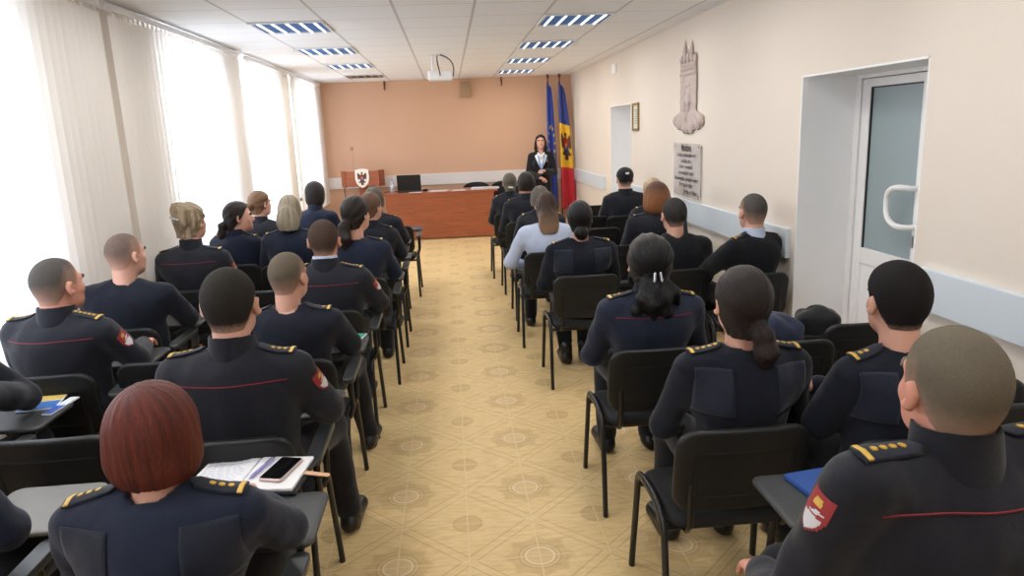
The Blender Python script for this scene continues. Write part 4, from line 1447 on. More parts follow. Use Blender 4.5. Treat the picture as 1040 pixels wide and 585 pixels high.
    # --- upper garment
    top = top or {'tunic': M_TUNIC, 'sweater': M_KNIT, 'blouse': M_SHIRT, 'suit': M_SUIT}[outfit]
    g = {'tunic': 0.013, 'sweater': 0.010, 'blouse': 0.011, 'suit': 0.013}[outfit]
    f = Field(torso(g) + [q for s in (-1, 1) for q in forearm(s, g, 0.93)], hj, 0.03)
    zc = J(0, 0, 0.475)[2] if not standing else 0.80
    nk = J(0, -0.05, 1.0)
    if outfit in ('sweater', 'blouse'):
        for p_ in (cone(nk + (0, 0.0, -0.02), nk + (0, 0.01, 0.12), 0.062, 0.075, 0.006),):
            f.op(p_, True)
    if outfit == 'suit':
        f.cut(lambda p: np.minimum(p[..., 1] + 0.0, (p[..., 2] - (1.06)) * 0.42 - np.abs(p[..., 0])) * 0.8)
    f.cut(lambda p: zc - p[..., 2])
    if outfit != 'suit':
        f.wrinkle(0.006, (15, 15, 10), seed).wrinkle(0.002, (34, 34, 20), seed + 5)
        f.wrinkle(0.008, (6, 6, 9), seed + 1)
    V, Fc = f.mesh()
    nm = {'tunic': 'uniform_jacket', 'sweater': 'pullover', 'blouse': 'blouse', 'suit': 'suit_jacket'}[outfit]
    jo = mesh_obj(nm, V, Fc, top, root)
    bv = BVHTree.FromPolygons(V.tolist(), Fc.tolist())
    def hit(o_, d_):
        r_ = bv.ray_cast(Vector(o_), Vector(d_))
        return None if r_[0] is None else np.array(r_[0])
    # cuffs of the shirt are left out; collars
    if outfit == 'tunic' or shirt:
        def ring(r0, r1, z0, z1, th, m_, name):
            b0, b1 = J(0, -0.054, z0), J(0, -0.046, z1)
            b0[0] = b1[0] = C[0] * 0.7 + b0[0] * 0.3
            f = Field([cone(b0, b1, r0, r1, 0.0)], max(0.0035, hh * 0.75), 0.03)
            f.op(cone(b0 - (0, 0, 0.03), b1 + (0, 0, 0.05), r0 - th, r1 - th, 0.003), True)
            f.cut(lambda p: p[..., 2] - b1[2] - 0.10 * (b1[1] - p[..., 1]))
            f.cut(lambda p: b0[2] - p[..., 2])
            if outfit == 'tunic':
                f.cut(lambda p: np.minimum(p[..., 1] - b1[1] - 0.02, 0.02 - np.abs(p[..., 0] - b1[0])))
            v, fc = f.mesh()
            mesh_obj(name, v, fc, m_, root)
        if outfit == 'tunic':
            ring(0.084 * (0.95 if female else 1.05), 0.077 * (0.95 if female else 1.04), 0.985, 1.066, 0.010, top, 'collar')
        if shirt:
            ring(0.076, 0.072, 0.99, 1.080 if outfit == 'tunic' else 1.062, 0.008, M_SHIRT, 'shirt_collar')
    # shoulder boards
    if boards:
        for s in (-1, 1):
            x0, x1 = 0.085 * sw, 0.195 * sw
            rows = []
            for i in range(7):
                for j in (-1, 0, 1):
                    px, py = s * (x0 + (x1 - x0) * i / 6), -0.06 + 0.022 * j
                    if turn:
                        qx, qy = px * ct - (py + 0.06) * sn, px * sn + (py + 0.06) * ct - 0.06
                    else:
                        qx, qy = px, py
                    hp = hit((qx + lean[0] * 0.6, qy + lean[1] * 0.6, T), (0, 0, -1))
                    if hp is not None and hp[2] > J(0, 0, 0.86)[2]:
                        rows.append((px, py, hp[2]))
            if len(rows) < 10:
                continue
            R_ = np.array(rows)
            B = np.stack([np.ones(len(R_)), R_[:, 0], R_[:, 0] ** 2, R_[:, 1], R_[:, 1] ** 2], 1)
            co = np.linalg.lstsq(B.T @ B + 1e-7 * np.eye(5), B.T @ R_[:, 2], rcond=None)[0]
            def fn(a, b, c, off=0.007):
                px, py = s * (x0 + a), -0.062 + b
                z = co @ np.array((1, px, px * px, py, py * py))
                qx, qy = (px * ct - (py + 0.06) * sn, px * sn + (py + 0.06) * ct - 0.06) if turn else (px, py)
                return (qx + lean[0] * 0.6, qy + lean[1] * 0.6, z + off + c)
            L = x1 - x0
            ol = [(-0.010, 0), (0.004, 0.022), (0.03, 0.024), (L * 0.6, 0.026), (L, 0.027), (L + 0.004, 0.0), (L, -0.027), (L * 0.6, -0.026), (0.03, -0.024), (0.004, -0.022)]
            bo = MB().slab(ol, fn, 0.007, 0.002).build('shoulder_board', M_BOARD, root, angle=60)
            MB().slab([(L - 0.016, 0.0265), (L - 0.004, 0.027), (L - 0.003, 0), (L - 0.004, -0.027), (L - 0.016, -0.0265), (L - 0.016, 0)], lambda a, b, c: fn(a, b, c, 0.0105), 0.004, 0.001).build('gold_bar', M_BRAID, bo)
            if res < 2:
                for q in range(stars):
                    ca = L - 0.034 - 0.021 * q
                    ol2 = []
                    for w_ in range(16):
                        rr = 0.0085 if w_ % 2 == 0 else 0.0055
                        ol2.append((ca + rr * math.cos(w_ * PI / 8), rr * math.sin(w_ * PI / 8)))
                    MB().slab(ol2, lambda a, b, c: fn(a, b, c, 0.011), 0.004, 0.001).build('star', M_BRAID, bo)
    # red piping across the back
    if piping:
        zp = J(0, 0, 0.925 + shrug * 0.6)[2]
        pts = []
        for i in range(25):
            px = (-0.175 + 0.35 * i / 24) * sw
            qx, qy = px * ct, px * sn
            hp = hit((qx + lean[0] * 0.5, -0.9, zp), (0, 1, 0))
            if hp is not None and hp[1] < 0.05:
                pts.append(hp - (0, 0.0008, 0))
        if len(pts) > 4:
            pts = [pts[0]] + [(pts[i - 1] + pts[i] * 2 + pts[i + 1]) / 4 for i in range(1, len(pts) - 1)] + [pts[-1]]
            MB().tube(pts, 0.0024, 6).build('red_piping', M_PIPE, root)
    # woven yoke panels on a knitted pullover
    if panels:
        for s in (-1, 1):
            grid = {}
            n, m = 12, 14
            for i in range(n + 1):
                for j in range(m + 1):
                    px = s * (0.075 + 0.115 * i / n) * sw
                    pz = J(0, 0, 0.80 + 0.165 * j / m)[2]
                    hp = hit((px + lean[0] * 0.5, -0.9, pz), (0, 1, 0))
                    if hp is not None and hp[1] < -0.02:
                        grid[i, j] = hp - (0, 0.004, -0.001)
            V_, F_, ix = [], [], {}
            for k_, p_ in grid.items():
                ix[k_] = len(V_)
                V_.append(p_)
            for i in range(n):
                for j in range(m):
                    q = [(i, j), (i + 1, j), (i + 1, j + 1), (i, j + 1)]
                    if all(c_ in ix for c_ in q):
                        F_.append([ix[c_] for c_ in q])
            if F_:
                po = mesh_obj('shoulder_panel', V_, F_, M_PANEL, root)
                md = po.modifiers.new('solid', 'SOLIDIFY')
                md.thickness = 0.004
                md.offset = 0
    # sleeve patches
    for s in (patch or ()):
        a, e, b = A[s]
        c0 = a + (e - a) * patch_at
        n_ = np.array((s * 0.98, -0.14, 0.1))
        n_ /= np.linalg.norm(n_)
        upd = (a - e) / np.linalg.norm(a - e)
        upd = upd - n_ * (upd @ n_)
        upd /= np.linalg.norm(upd)
        sd = np.cross(upd, n_)
        def pf(u, v, k):
            o_ = c0 + upd * v * 0.082 + sd * u * 0.064
            hp = hit(o_ + n_ * 0.3, -n_)
            if hp is None:
                hp = o_ + n_ * 0.06
            return hp + n_ * (0.0022 + 0.0016 * k)
        out = [(-0.5, 0.5), (0.5, 0.5), (0.5, -0.1), (0.38, -0.35), (0, -0.54), (-0.38, -0.35), (-0.5, -0.1)]
        po = cells(out, lambda u, v: pf(u, v, 0), 22, 0.56).build('sleeve_patch', M_PATCHR, root)
        cells([(p * 0.82, q * 0.82 - 0.02) for p, q in out if q < 0.3] + [(-0.41, 0.06), (-0.1, 0.02), (0.1, 0.12), (0.41, 0.06)][::-1], lambda u, v: pf(u, v, 1), 26, 0.5).build('patch_emblem', M_PATCHW, po)
        cells([(-0.2, 0.18), (0.2, 0.18), (0.15, 0.4), (-0.15, 0.4)], lambda u, v: pf(u, v, 1), 26, 0.5).build('patch_crest', M_BRAID, po)
    # --- trousers and shoes
    tro = M_TROU if outfit != 'suit' else M_SUIT
    ht = [0.014, 0.017, 0.02][res]
    P = leg_prims(0.014) + [ell(J(0, -0.035, 0.55), (0.175 * sw, 0.13, 0.088), 0.04)]
    if standing:
        P.append(ell(J(0, -0.045, 0.62), (0.165 * sw, 0.115, 0.12), 0.05))
    f = Field(P, ht, 0.03)
    if not standing:
        f.cut(lambda p: np.where(p[..., 1] < 0.27, 0.462 - p[..., 2], -1.0))
    f.cut(lambda p: 0.055 - p[..., 2])
    f.wrinkle(0.006, (14, 14, 10), seed + 2)
    v, fc = f.mesh()
    mesh_obj('trousers', v, fc, tro, root)
    for L in legs:
        a = np.array((L[2][0], L[2][1] - 0.035, 0.045))
        f = Field([cone(a, L[3] + (0, 0, 0.012), 0.042, 0.038, 0.02), cone(L[2] + (0, 0, 0.03), L[2] + (0, 0, -0.05), 0.046, 0.044, 0.02), rbox((a + L[3]) / 2 + (0, 0.01, -0.03), (0.03, 0.09, 0.012), 0.01, 0.02)], 0.008 if res < 2 else 0.012, 0.02)
        f.cut(lambda p: 0.004 - p[..., 2])
        v, fc = f.mesh()
        mesh_obj('shoe', v, fc, M_SHOE, root)
    return root, H2W, J, hit
# ------------------------------------------------------------------ the audience
HM = hair_mat
H_CREW = HM('hair_dark_crew', (50, 46, 42), (50, 46, 42), short=True)
H_BLK = HM('hair_black_short', (34, 32, 33), (40, 38, 38), short=True)
H_SAND = HM('hair_sandy_crew', (108, 98, 84), (108, 98, 84), short=True)
H_BRN = HM('hair_brown_crew', (80, 64, 54), (80, 64, 54), short=True)
H_GREY = HM('hair_grey_crew', (88, 84, 80), (88, 84, 80), short=True)
H_RED = HM('hair_mahogany', (80, 37, 33), (112, 51, 39), 0.4)
H_DKB = HM('hair_dark_brown', (38, 30, 28), (46, 36, 33), 0.42)
H_BLACK = HM('hair_black', (20, 19, 21), (24, 23, 25), 0.36)
H_BLOND = HM('hair_blond', (128, 110, 88), (176, 156, 126))
H_ASH = HM('hair_ash_blond', (122, 112, 96), (176, 164, 140))
H_GING = HM('hair_ginger', (116, 86, 62), (130, 100, 72))
H_OMB = HM('hair_brown_to_blond', (66, 48, 40), (150, 120, 96))
H_COP = HM('hair_copper', (92, 60, 46), (142, 92, 60))
H_GRAYF = HM('hair_silver_brown', (92, 86, 76), (120, 112, 98))
H_CREAM = HM('hair_pale_blond', (188, 164, 132), (206, 184, 152))
M_CLIP = mat('silver_clip', (200, 205, 212), 0.25, 0.8)
M_SCR = mat('white_scrunchie', (226, 222, 222), 0.7)
M_SCRD = mat('dark_scrunchie', (40, 34, 36), 0.7)

def tail(tie, pts, r):
    out, prev = [], tie
    for i, p in enumerate(pts):
        out.append(cone(prev, p, r[i], r[i + 1], 0.018))
        prev = p
    return out

def sit(hx, hy, T, label, chair_label=None, board=None, lean=(0, 0), rz=0.0, cdx=0.0, cdy=0.0, group=None, **kw):
    x, y = hx - lean[0] * 1.03 * math.cos(rz), hy + 0.02 - lean[1] * 1.03
    d = math.hypot(x, y)
    kw.setdefault('armrest', bool(board))
    kw.setdefault('res', 0 if d < 2.9 else 1 if d < 5.2 else 2)
    r = person(x, y, rz, T, label, group or 'seated audience', lean=lean, **kw)
    if chair_label:
        chair(x + cdx, y + cdy - 0.025, rz * 0.0, chair_label, board)
    return r

CREWH = lambda **k: dict(style='crew', **k)
LOWARM = ((0.26, 0.03, 0.68), (0.13, 0.26, 0.60))

# --- left block, nearest rows
sit(-0.735, 1.66, 1.225, 'woman with a mahogany red bob in navy uniform with gold starred shoulder boards', 'chair of the woman with the red bob, only its top edge in view', True, female=True, sw=1.06, hmat=H_RED,
    hair=dict(style='bob', vol=1.06, len=-0.125, alltip=True, amp=0.002, part=-0.025), outfit='sweater', top=M_TUNICB, panels=True, stars=3, cdy=-0.02, arms={1: ((0.24, 0.06, 0.80), (0.10, 0.26, 0.79))})
sit(-1.47, 1.82, 1.25, 'person at the bottom left edge, only a navy sleeve in view', 'chair with the worn grey writing board beside the red bob woman', 'grey', female=True, hmat=H_DKB, hair=dict(style='bob', len=-0.12), top=M_TUNICB,
    arms={1: ((0.25, 0.0, 0.80), (-0.02, 0.05, 0.70))})
sit(-0.81, 2.56, 1.335, 'broad officer with flat topped dark crew cut, red piping across the jacket back', 'chair under the flat topped officer, its back right in front of the red bob', True, sw=1.14, hs=1.10, hmat=H_CREW,
    hair=CREWH(t=0.008, fade=0.035, fademax=0.55), piping=True, patch=(1,), stars=3, feet={1: (0.22, 0.40, 0.26, 0.47)}, turn=-0.05)
chair(-1.45, 2.68, 0.0, 'empty chair at the left, between the red bob woman and the bald headed officers', True)
sit(-2.0, 2.74, 1.25, 'person at the left frame edge in navy, one hand raised to the face', 'chair at the left frame edge with a brochure on its writing board', True, female=True, hmat=H_DKB, hair=dict(style='bob', len=-0.12), lean=(-0.02, 0.10),
    arms={1: ((0.19, 0.28, 0.785), (0.06, 0.19, 0.985))}, boards=True)
sit(-1.86, 3.42, 1.28, 'stout officer with shaved sides by the blinds, gold starred shoulder board and sleeve patch', 'chair of the stout officer beside the blinds', True, sw=1.14, hs=1.08, hmat=H_GREY, head=(-0.45, 0, 0), skin=SKINP,
    hair=CREWH(t=0.005, fade=0.10, fademax=0.8), piping=True, patch=(1,), stars=5, turn=-0.15)
chair(-1.36, 3.52, 0.0, 'empty chair to the left of the flat topped officer', None)
sit(-1.87, 4.18, 1.29, 'balding man in plain navy pullover sitting beside the blinds', 'chair of the balding man by the blinds', True, sw=1.10, hmat=H_GREY, outfit='sweater', boards=False, head=(-0.5, 0, 0),
    hair=CREWH(t=0.003, fade=0.10, thin=0.22))
sit(-0.80, 3.41, 1.25, 'young man with sandy crew cut and high fade in a dark navy pullover', 'chair of the young man with the sandy crew cut', True, sw=1.02, hs=0.98, hmat=H_SAND, outfit='sweater', head=(-0.35, 0, 0),
    hair=CREWH(t=0.006, fade=0.09, fademax=0.7), boards=True, stars=1, feet={1: (0.20, 0.42, 0.24, 0.50)})
sit(-0.775, 4.31, 1.295, 'brown haired officer with pale blue shirt collar above a navy jacket', 'chair of the officer with the pale blue collar', True, sw=1.16, hs=1.06, hmat=H_BRN, shirt=True, piping=True, patch=(1,), stars=5,
    hair=CREWH(t=0.007, fade=0.05, fademax=0.5), turn=-0.08, skin=SKINP)
# --- left block, farther rows
sit(-1.834, 5.157, 1.358, 'woman with messy blond updo and silver clip, sitting by the striped blinds', 'chair of the woman with the blond updo', None, female=True, sw=1.06, hs=1.06, hmat=H_BLOND, head=(-0.35, 0, 0), patch=(1,), piping=True, stars=2,
    hair=dict(style='tied', t=0.016, tie=(0, -0.09, 0.09), alltip=True, amp=0.006, extra=[ell((0.0, -0.10, 0.035), (0.052, 0.045, 0.080), 0.03), ell((-0.022, -0.085, 0.085), (0.04, 0.04, 0.04), 0.03), ell((0.028, -0.10, 0.07), (0.03, 0.03, 0.04), 0.02)],
              clips=[('hair_clip', [cone((-0.03, -0.146, 0.035), (0.03, -0.15, 0.02), 0.008, 0.006, 0.004)], M_CLIP)]))
chair(-1.34, 5.0, 0.0, 'empty chair just right of the woman with the blond updo', None)
sit(-1.799, 6.104, 1.280, 'woman in profile with a dark low ponytail tied by a white scrunchie', 'chair of the woman in profile with the dark ponytail', None, female=True, hs=1.05, hmat=H_DKB, head=(-1.25, 0.0, 0), outfit='tunic', top=M_TUNICB, face=True, stars=1, turn=-0.2,
    hair=dict(style='tied', t=0.013, tie=(0, -0.115, -0.055), extra=tail((0, -0.10, -0.05), [(0, -0.135, -0.075), (0.0, -0.145, -0.14), (0.0, -0.13, -0.22)], [0.02, 0.028, 0.034, 0.016]),
              clips=[('scrunchie', [ell((0, -0.128, -0.062), (0.024, 0.016, 0.024), 0)], M_SCR)]))
sit(-1.785, 6.82, 1.310, 'woman with a gingery bun looking right, in black uniform jacket', 'chair of the woman with the gingery bun', None, female=True, hmat=H_GING, head=(-0.7, 0, 0), face=True, sw=1.0,
    hair=dict(style='tied', t=0.013, tie=(0, -0.12, -0.03), extra=[ell((0, -0.135, -0.035), (0.042, 0.036, 0.042), 0.008)]))
sit(-1.319, 5.975, 1.325, 'woman with straight ash blond shoulder length hair in blue navy uniform', 'chair of the woman with the ash blond hair', None, female=True, sw=1.04, hmat=H_ASH, top=M_TUNICB, shirt=True,
    hair=dict(style='bob', len=-0.175, vol=0.94, tip0=0.05, tipr=0.15, alltip=True))
sit(-1.41, 7.60, 1.33, 'woman with a dark brown bob by the far blinds, turned to the right', 'chair of the woman with the dark brown bob', None, female=True, hmat=H_DKB, top=M_TUNICB, head=(-0.35, 0, 0), lean=(0.02, 0.02), boards=False,
    hair=dict(style='bob', len=-0.155, vol=1.0))
sit(-0.708, 5.236, 1.345, 'woman with a long brown ponytail and pale scrunchie at the aisle', 'aisle chair of the woman with the long brown ponytail', True, female=True, sw=1.0, hs=1.04, hmat=H_DKB, head=(-0.55, 0, 0), outfit='sweater', top=M_TUNICB,
    hair=dict(style='tied', t=0.015, tie=(0, -0.115, -0.06), extra=tail((0, -0.10, -0.05), [(0, -0.14, -0.085), (0.0, -0.15, -0.16), (-0.005, -0.135, -0.25)], [0.022, 0.036, 0.045, 0.022]),
              clips=[('scrunchie', [ell((0, -0.128, -0.066), (0.026, 0.017, 0.026), 0)], M_SCR)]))
sit(-0.698, 6.151, 1.297, 'woman with smooth light brown hair just in front of the ponytailed woman at the aisle', 'aisle chair in front of the ponytailed woman', True, female=True, hmat=H_GRAYF if False else HM('hair_light_brown', (104, 76, 58), (112, 84, 64)), head=(-0.6, 0, 0), stars=2,
    hair=dict(style='tied', t=0.014, tie=(0, -0.11, -0.08), extra=[ell((0, -0.115, -0.085), (0.035, 0.03, 0.035), 0.012)]))
sit(-0.747, 7.035, 1.283, 'grey brown haired woman in the front of the left block, below the lectern', 'aisle chair of the frontmost woman in the left block', True, female=True, hmat=H_GRAYF, stars=4, sw=1.05,
    hair=dict(style='bob', len=-0.09, vol=0.95))
chair(-0.66, 8.05, 0.0, 'empty aisle chair with a folded up arm, nearest the desk', 'up')

# --- right block, aisle column
sit(0.985, 2.355, 1.273, 'woman with a dark brown ponytail and small shoulder boards, in a navy pullover', 'aisle chair of the woman with the dark brown ponytail, nearest at the aisle', None, female=True, sw=1.02, hmat=H_DKB, outfit='sweater', panels=True, stars=4, hs=1.02,
    head=(0.0, 0.12, 0), cdy=0.0, cdx=-0.075,
    hair=dict(style='tied', t=0.016, tie=(0.018, -0.115, -0.06), amp=0.002, extra=tail((0.012, -0.09, -0.055), [(0.024, -0.135, -0.08), (0.034, -0.15, -0.135), (0.036, -0.13, -0.205)], [0.024, 0.032, 0.037, 0.020]),
              clips=[('hair_tie', [ell((0.021, -0.127, -0.070), (0.023, 0.014, 0.02), 0)], M_SCRD)]))
sit(0.905, 3.24, 1.26, 'woman with wavy black hair held by a silver clip, red piping on the jacket', 'aisle chair of the woman with the wavy black hair', None, female=True, sw=1.06, hs=1.05, hmat=H_BLACK, top=M_TUNICB, piping=True, stars=2, cdx=-0.02,
    hair=dict(style='tied', t=0.020, tie=(0.0, -0.125, -0.05), amp=0.005, extra=[ell((0, -0.06, 0.02), (0.088, 0.075, 0.085), 0.03), ell((-0.02, -0.11, -0.10), (0.045, 0.03, 0.06), 0.02)] +
              tail((-0.02, -0.11, -0.10), [(-0.06, -0.125, -0.15), (-0.085, -0.12, -0.20), (-0.10, -0.10, -0.225)], [0.035, 0.034, 0.026, 0.01]) + tail((0.01, -0.11, -0.10), [(0.035, -0.13, -0.15), (0.045, -0.13, -0.21), (0.06, -0.115, -0.25)], [0.035, 0.036, 0.03, 0.012]) +
              tail((0.03, -0.10, -0.08), [(0.08, -0.115, -0.13), (0.105, -0.10, -0.19)], [0.03, 0.026, 0.01]) + tail((-0.0, -0.12, -0.12), [(-0.02, -0.135, -0.17), (-0.015, -0.13, -0.24)], [0.04, 0.04, 0.02]),
              clips=[('hair_clip', [cone((-0.012, -0.148, -0.03), (-0.016, -0.155, -0.065), 0.006, 0.006, 0.003), cone((0.012, -0.148, -0.03), (0.016, -0.155, -0.065), 0.006, 0.006, 0.003)], M_CLIP)]))
sit(0.88, 4.92, 1.265, 'woman with sleek black low bun in a dark navy pullover', 'aisle chair of the woman with the sleek black low bun', None, female=True, sw=1.04, hmat=H_BLACK, outfit='sweater', panels=True, boards=True, stars=1, feet={-1: (0.10, 0.38, 0.07, 0.26), 1: (0.10, 0.38, 0.07, 0.26)},
    hair=dict(style='tied', t=0.015, tie=(0.0, -0.11, -0.08), extra=[ell((-0.008, -0.115, -0.105), (0.050, 0.042, 0.052), 0.010)]))
sit(0.785, 5.92, 1.255, 'woman in a pale blue shirt with straight brown to blond hair', 'aisle chair of the woman in the pale blue shirt', None, female=True, sw=1.06, hmat=H_OMB, outfit='blouse', boards=False, arms={-1: ((0.30, 0.02, 0.68), (0.16, 0.26, 0.60))},
    hair=dict(style='bob', len=-0.235, vol=0.90, tip0=-0.03, tipr=0.16))
sit(0.838, 6.771, 1.238, 'silver haired person mostly hidden beyond the woman in the pale blue shirt', 'chair hidden in front of the woman in the pale blue shirt', None, female=True, hmat=H_GRAYF, hair=dict(style='bob', len=-0.08, vol=0.94), cdx=-0.03)
sit(0.83, 7.90, 1.31, 'woman with short dark brown hair seated in front of the standing speaker', 'aisle chair of the woman with the short dark brown hair', None, female=True, sw=1.1, hmat=H_DKB, hair=dict(style='bob', len=-0.10, vol=1.02), stars=2, cdx=-0.04)
sit(0.72, 8.80, 1.25, 'woman with a small brown bun and clip, frontmost at the aisle by the desk', 'frontmost aisle chair, nearest the right end of the desk', None, female=True, hmat=H_GRAYF, stars=2, feet={-1: (0.12, 0.36, 0.02, 0.30), 1: (0.1, 0.36, 0.05, 0.30)},
    hair=dict(style='tied', t=0.013, tie=(0, -0.115, -0.06), extra=[ell((0, -0.12, -0.065), (0.035, 0.03, 0.032), 0.01)], clips=[('hair_clip', [cone((-0.025, -0.15, -0.055), (0.025, -0.15, -0.06), 0.009, 0.009, 0.003)], M_SCR)]))
# --- right block, wall side
sit(0.985, 1.285, 1.355, 'heavy officer with a sandy crew cut in the right foreground, red piping on the jacket', 'chair of the heavy officer in the right foreground', 'front', sw=1.20, hs=1.06, skin=SKINP, head=(-0.05, 0.0, 0), hmat=HM('hair_greying_sandy', (116, 108, 94), (116, 108, 94), short=True), piping=True, patch=(-1,), stars=4, turn=0.12,
    hair=CREWH(t=0.007, fade=0.075, fademax=0.5), arms={-1: ((0.27, 0.02, 0.70), (0.20, 0.28, 0.60)), 1: ((0.255, 0.02, 0.735), (0.04, 0.14, 0.68))}, res=0, lift=0.075, shrug=0.045, patch_at=0.17)
sit(1.455, 2.19, 1.29, 'man with thick black hair and folded arms in a navy pullover', 'chair of the man with thick black hair', None, sw=0.95, hmat=H_BLK, outfit='sweater', panels=True, stars=2, head=(-0.05, 0, 0), turn=0.1,
    hair=dict(style='short', t=0.012, fade=0.02, fademax=0.3), arms={-1: ((0.235, 0.04, 0.74), (0.02, 0.20, 0.77)), 1: ((0.235, 0.04, 0.74), (-0.14, 0.22, 0.80))}, cdx=-0.05, cdy=0.0)
chair(1.93, 2.38, 0.0, 'empty chair at the right frame edge with a black bag on it', None)
chair(1.47, 3.21, 0.0, 'empty chair to the right of the ponytailed woman in the right block', None)
sit(1.56, 4.93, 1.255, 'man with short dark hair in a plain black pullover, beside the leaning man', 'chair of the man in the plain black pullover', None, sw=1.08, hs=1.0, hmat=HM('hair_dark_short', (58, 56, 56), (58, 56, 56), short=True), outfit='sweater', top=M_KNITB, boards=False,
    hair=CREWH(t=0.009, fade=0.05, fademax=0.5), cdx=-0.05)
sit(2.03, 4.66, 1.29, 'man with a grey fade leaning on the right wall, pale blue collar', 'chair of the man leaning against the right wall', None, sw=0.92, hmat=H_GREY, outfit='sweater', top=M_KNITB, shirt=True, head=(0.1, 0, 0.0), stars=2,
    hair=CREWH(t=0.004, fade=0.09, fademax=0.75), cdx=-0.05, cdy=0.0, arms={-1: ((0.25, 0.14, 0.75), (0.30, 0.36, 0.62)), 1: ((0.16, 0.06, 0.70), (0.08, 0.25, 0.6))}, lean=(0.03, 0.0), turn=0.3)
chair(1.33, 6.05, 0.0, 'empty chair to the right of the woman with the black low bun', None)
sit(1.77, 6.10, 1.28, 'woman with a copper bob and dark roots in navy uniform by the plaque', 'chair of the woman with the copper bob', None, female=True, sw=1.1, hs=1.08, hmat=H_COP, stars=2, hair=dict(style='bob', len=-0.14, vol=1.04, tip0=0.075, tipr=0.07), cdx=0.05, cdy=0.0, feet={-1: (0.20, 0.38, 0.16, 0.38)})
chair(1.42, 7.12, 0.0, 'empty chair to the left of the woman with the copper bob', None)
sit(1.95, 6.85, 1.248, 'woman with pale blond tied hair beside the wall, half hidden by the copper bob', 'chair of the pale blond woman at the wall', None, female=True, sw=0.9, hmat=H_CREAM, hair=dict(style='tied', t=0.018, tie=(0.03, -0.11, -0.07), extra=[ell((0.05, -0.12, -0.115), (0.04, 0.034, 0.045), 0.006)],
    clips=[('scrunchie', [ell((0.035, -0.118, -0.078), (0.032, 0.022, 0.022), 0)], M_SCRD)]))
chair(1.52, 8.08, 0.0, 'empty chair in the row of the capped man, on his left', None)
sit(1.96, 8.0, 1.295, 'man in a black cap with a pale badge, seated near the doorway', 'chair of the man in the black cap', None, sw=1.04, hmat=H_BLK, hair=CREWH(t=0.006), cdx=-0.04, outfit='tunic', arms={1: ((0.19, 0.05, 0.70), (0.1, 0.27, 0.60))})
chair(1.80, 9.18, 0.0, 'empty chair near the right doorway, in front of the capped man', None)
# the black cap, worn by the man near the doorway
capman = [o for o in bpy.data.objects if o.get('label', '').startswith('man in a black cap')][0]
f = Field([ell((0, -0.015, 0.035), (0.092, 0.112, 0.088), 0.02)], 0.006, 0.02)
f.cut(lambda p: 0.005 - p[..., 2] + 0.1 * p[..., 1])
f.op(rbox((0, 0.125, 0.022), (0.07, 0.05, 0.006), 0.005, 0.01, (-0.25, 0, 0)), False)
v, fc = f.mesh()
v = v * 1.04 + np.array((0, -0.02, 1.295 - 0.108 * 1.04))
co = mesh_obj('cap', v, fc, M_CAP, capman)
v, fc = Field([ell((0.0, -0.122, 0.06), (0.022, 0.006, 0.013), 0)], 0.003, 0.005).mesh()
mesh_obj('cap_badge', v * 1.04 + np.array((0, -0.02, 1.295 - 0.108 * 1.04)), fc, M_SCR, co)

# the standing speaker
root, H2W, J, hit = person(1.56, 12.28, PI - 0.1, 1.66, 'woman standing with clasped hands, black suit, white shirt and blue lanyard', None, female=True, sw=0.88, outfit='suit', hmat=H_DKB, boards=False, standing=True, face=True, res=1,
    hair=dict(style='tied', t=0.014, tie=(0, -0.10, -0.12), extra=[q for s in (-1, 1) for q in (cone((s * 0.062, 0.030, 0.065), (s * 0.084, 0.012, -0.03), 0.016, 0.020, 0.02), cone((s * 0.084, 0.012, -0.03), (s * 0.088, 0.0, -0.12), 0.022, 0.028, 0.02), cone((s * 0.088, 0.0, -0.12), (s * 0.085, 0.01, -0.215), 0.028, 0.016, 0.02))] + [ell((0, -0.07, -0.10), (0.10, 0.05, 0.11), 0.03)]), arms={-1: ((0.25, -0.02, 0.66), (0.05, 0.22, 0.70)), 1: ((0.25, -0.02, 0.66), (0.03, 0.22, 0.59))}, head=(0, 0.05, 0))
f = Field([ell(J(0, -0.05, 0.70), (0.150, 0.112, 0.17)), ell(J(0, -0.06, 0.85), (0.166, 0.110, 0.16)), ell(J(0.07, 0.028, 0.82), (0.064, 0.054, 0.066)), ell(J(-0.07, 0.028, 0.82), (0.064, 0.054, 0.066)), cone(J(-0.12, -0.055, 0.93), J(0.12, -0.055, 0.93), 0.052)], 0.008, 0.02)
f.op(cone(J(0, -0.05, 0.98), J(0, -0.03, 1.1), 0.058, 0.07, 0.004), True)
v, fc = f.mesh()
sh_ = mesh_obj('shirt', v, fc, M_BLOUSE, root)
for s in (-1, 1):
    MB().tube([J(s * 0.062, -0.05, 1.015), J(s * 0.055, 0.035, 0.985), J(s * 0.025, 0.075, 0.93)], [0.012, 0.016, 0.012], 8, flat=0.5).build('shirt_collar', M_BLOUSE, root, angle=80)
M_LAN = mat('blue_lanyard', (70, 130, 200), 0.6)
for s in (-1, 1):
    MB().tube([J(s * 0.055, -0.06, 1.02), J(s * 0.060, 0.03, 0.97), J(s * 0.045, 0.092, 0.86), J(s * 0.028, 0.098, 0.80), J(s * 0.006, 0.116, 0.71)], 0.008, 8, flat=0.3).build('lanyard', M_LAN, root, angle=80)
bz = J(0, 0, 0.685)[2]
MB().slab(rrect(0.085, 0.06, 0.006), lambda a, b, c: (a, 0.128 + c, bz + b), 0.004, 0.001).build('name_badge', M_PVC, root)
MB().slab(rrect(0.012, 0.05, 0.004), lambda a, b, c: (-0.10 + a, 0.095 + c, J(0, 0, 0.86)[2] + b), 0.006, 0.002).build('brooch', M_CLIP, root)
for s, p in ((-1, J(-0.09, 0.165, 0.695)), (1, J(0.085, 0.158, 0.612))):
    pass

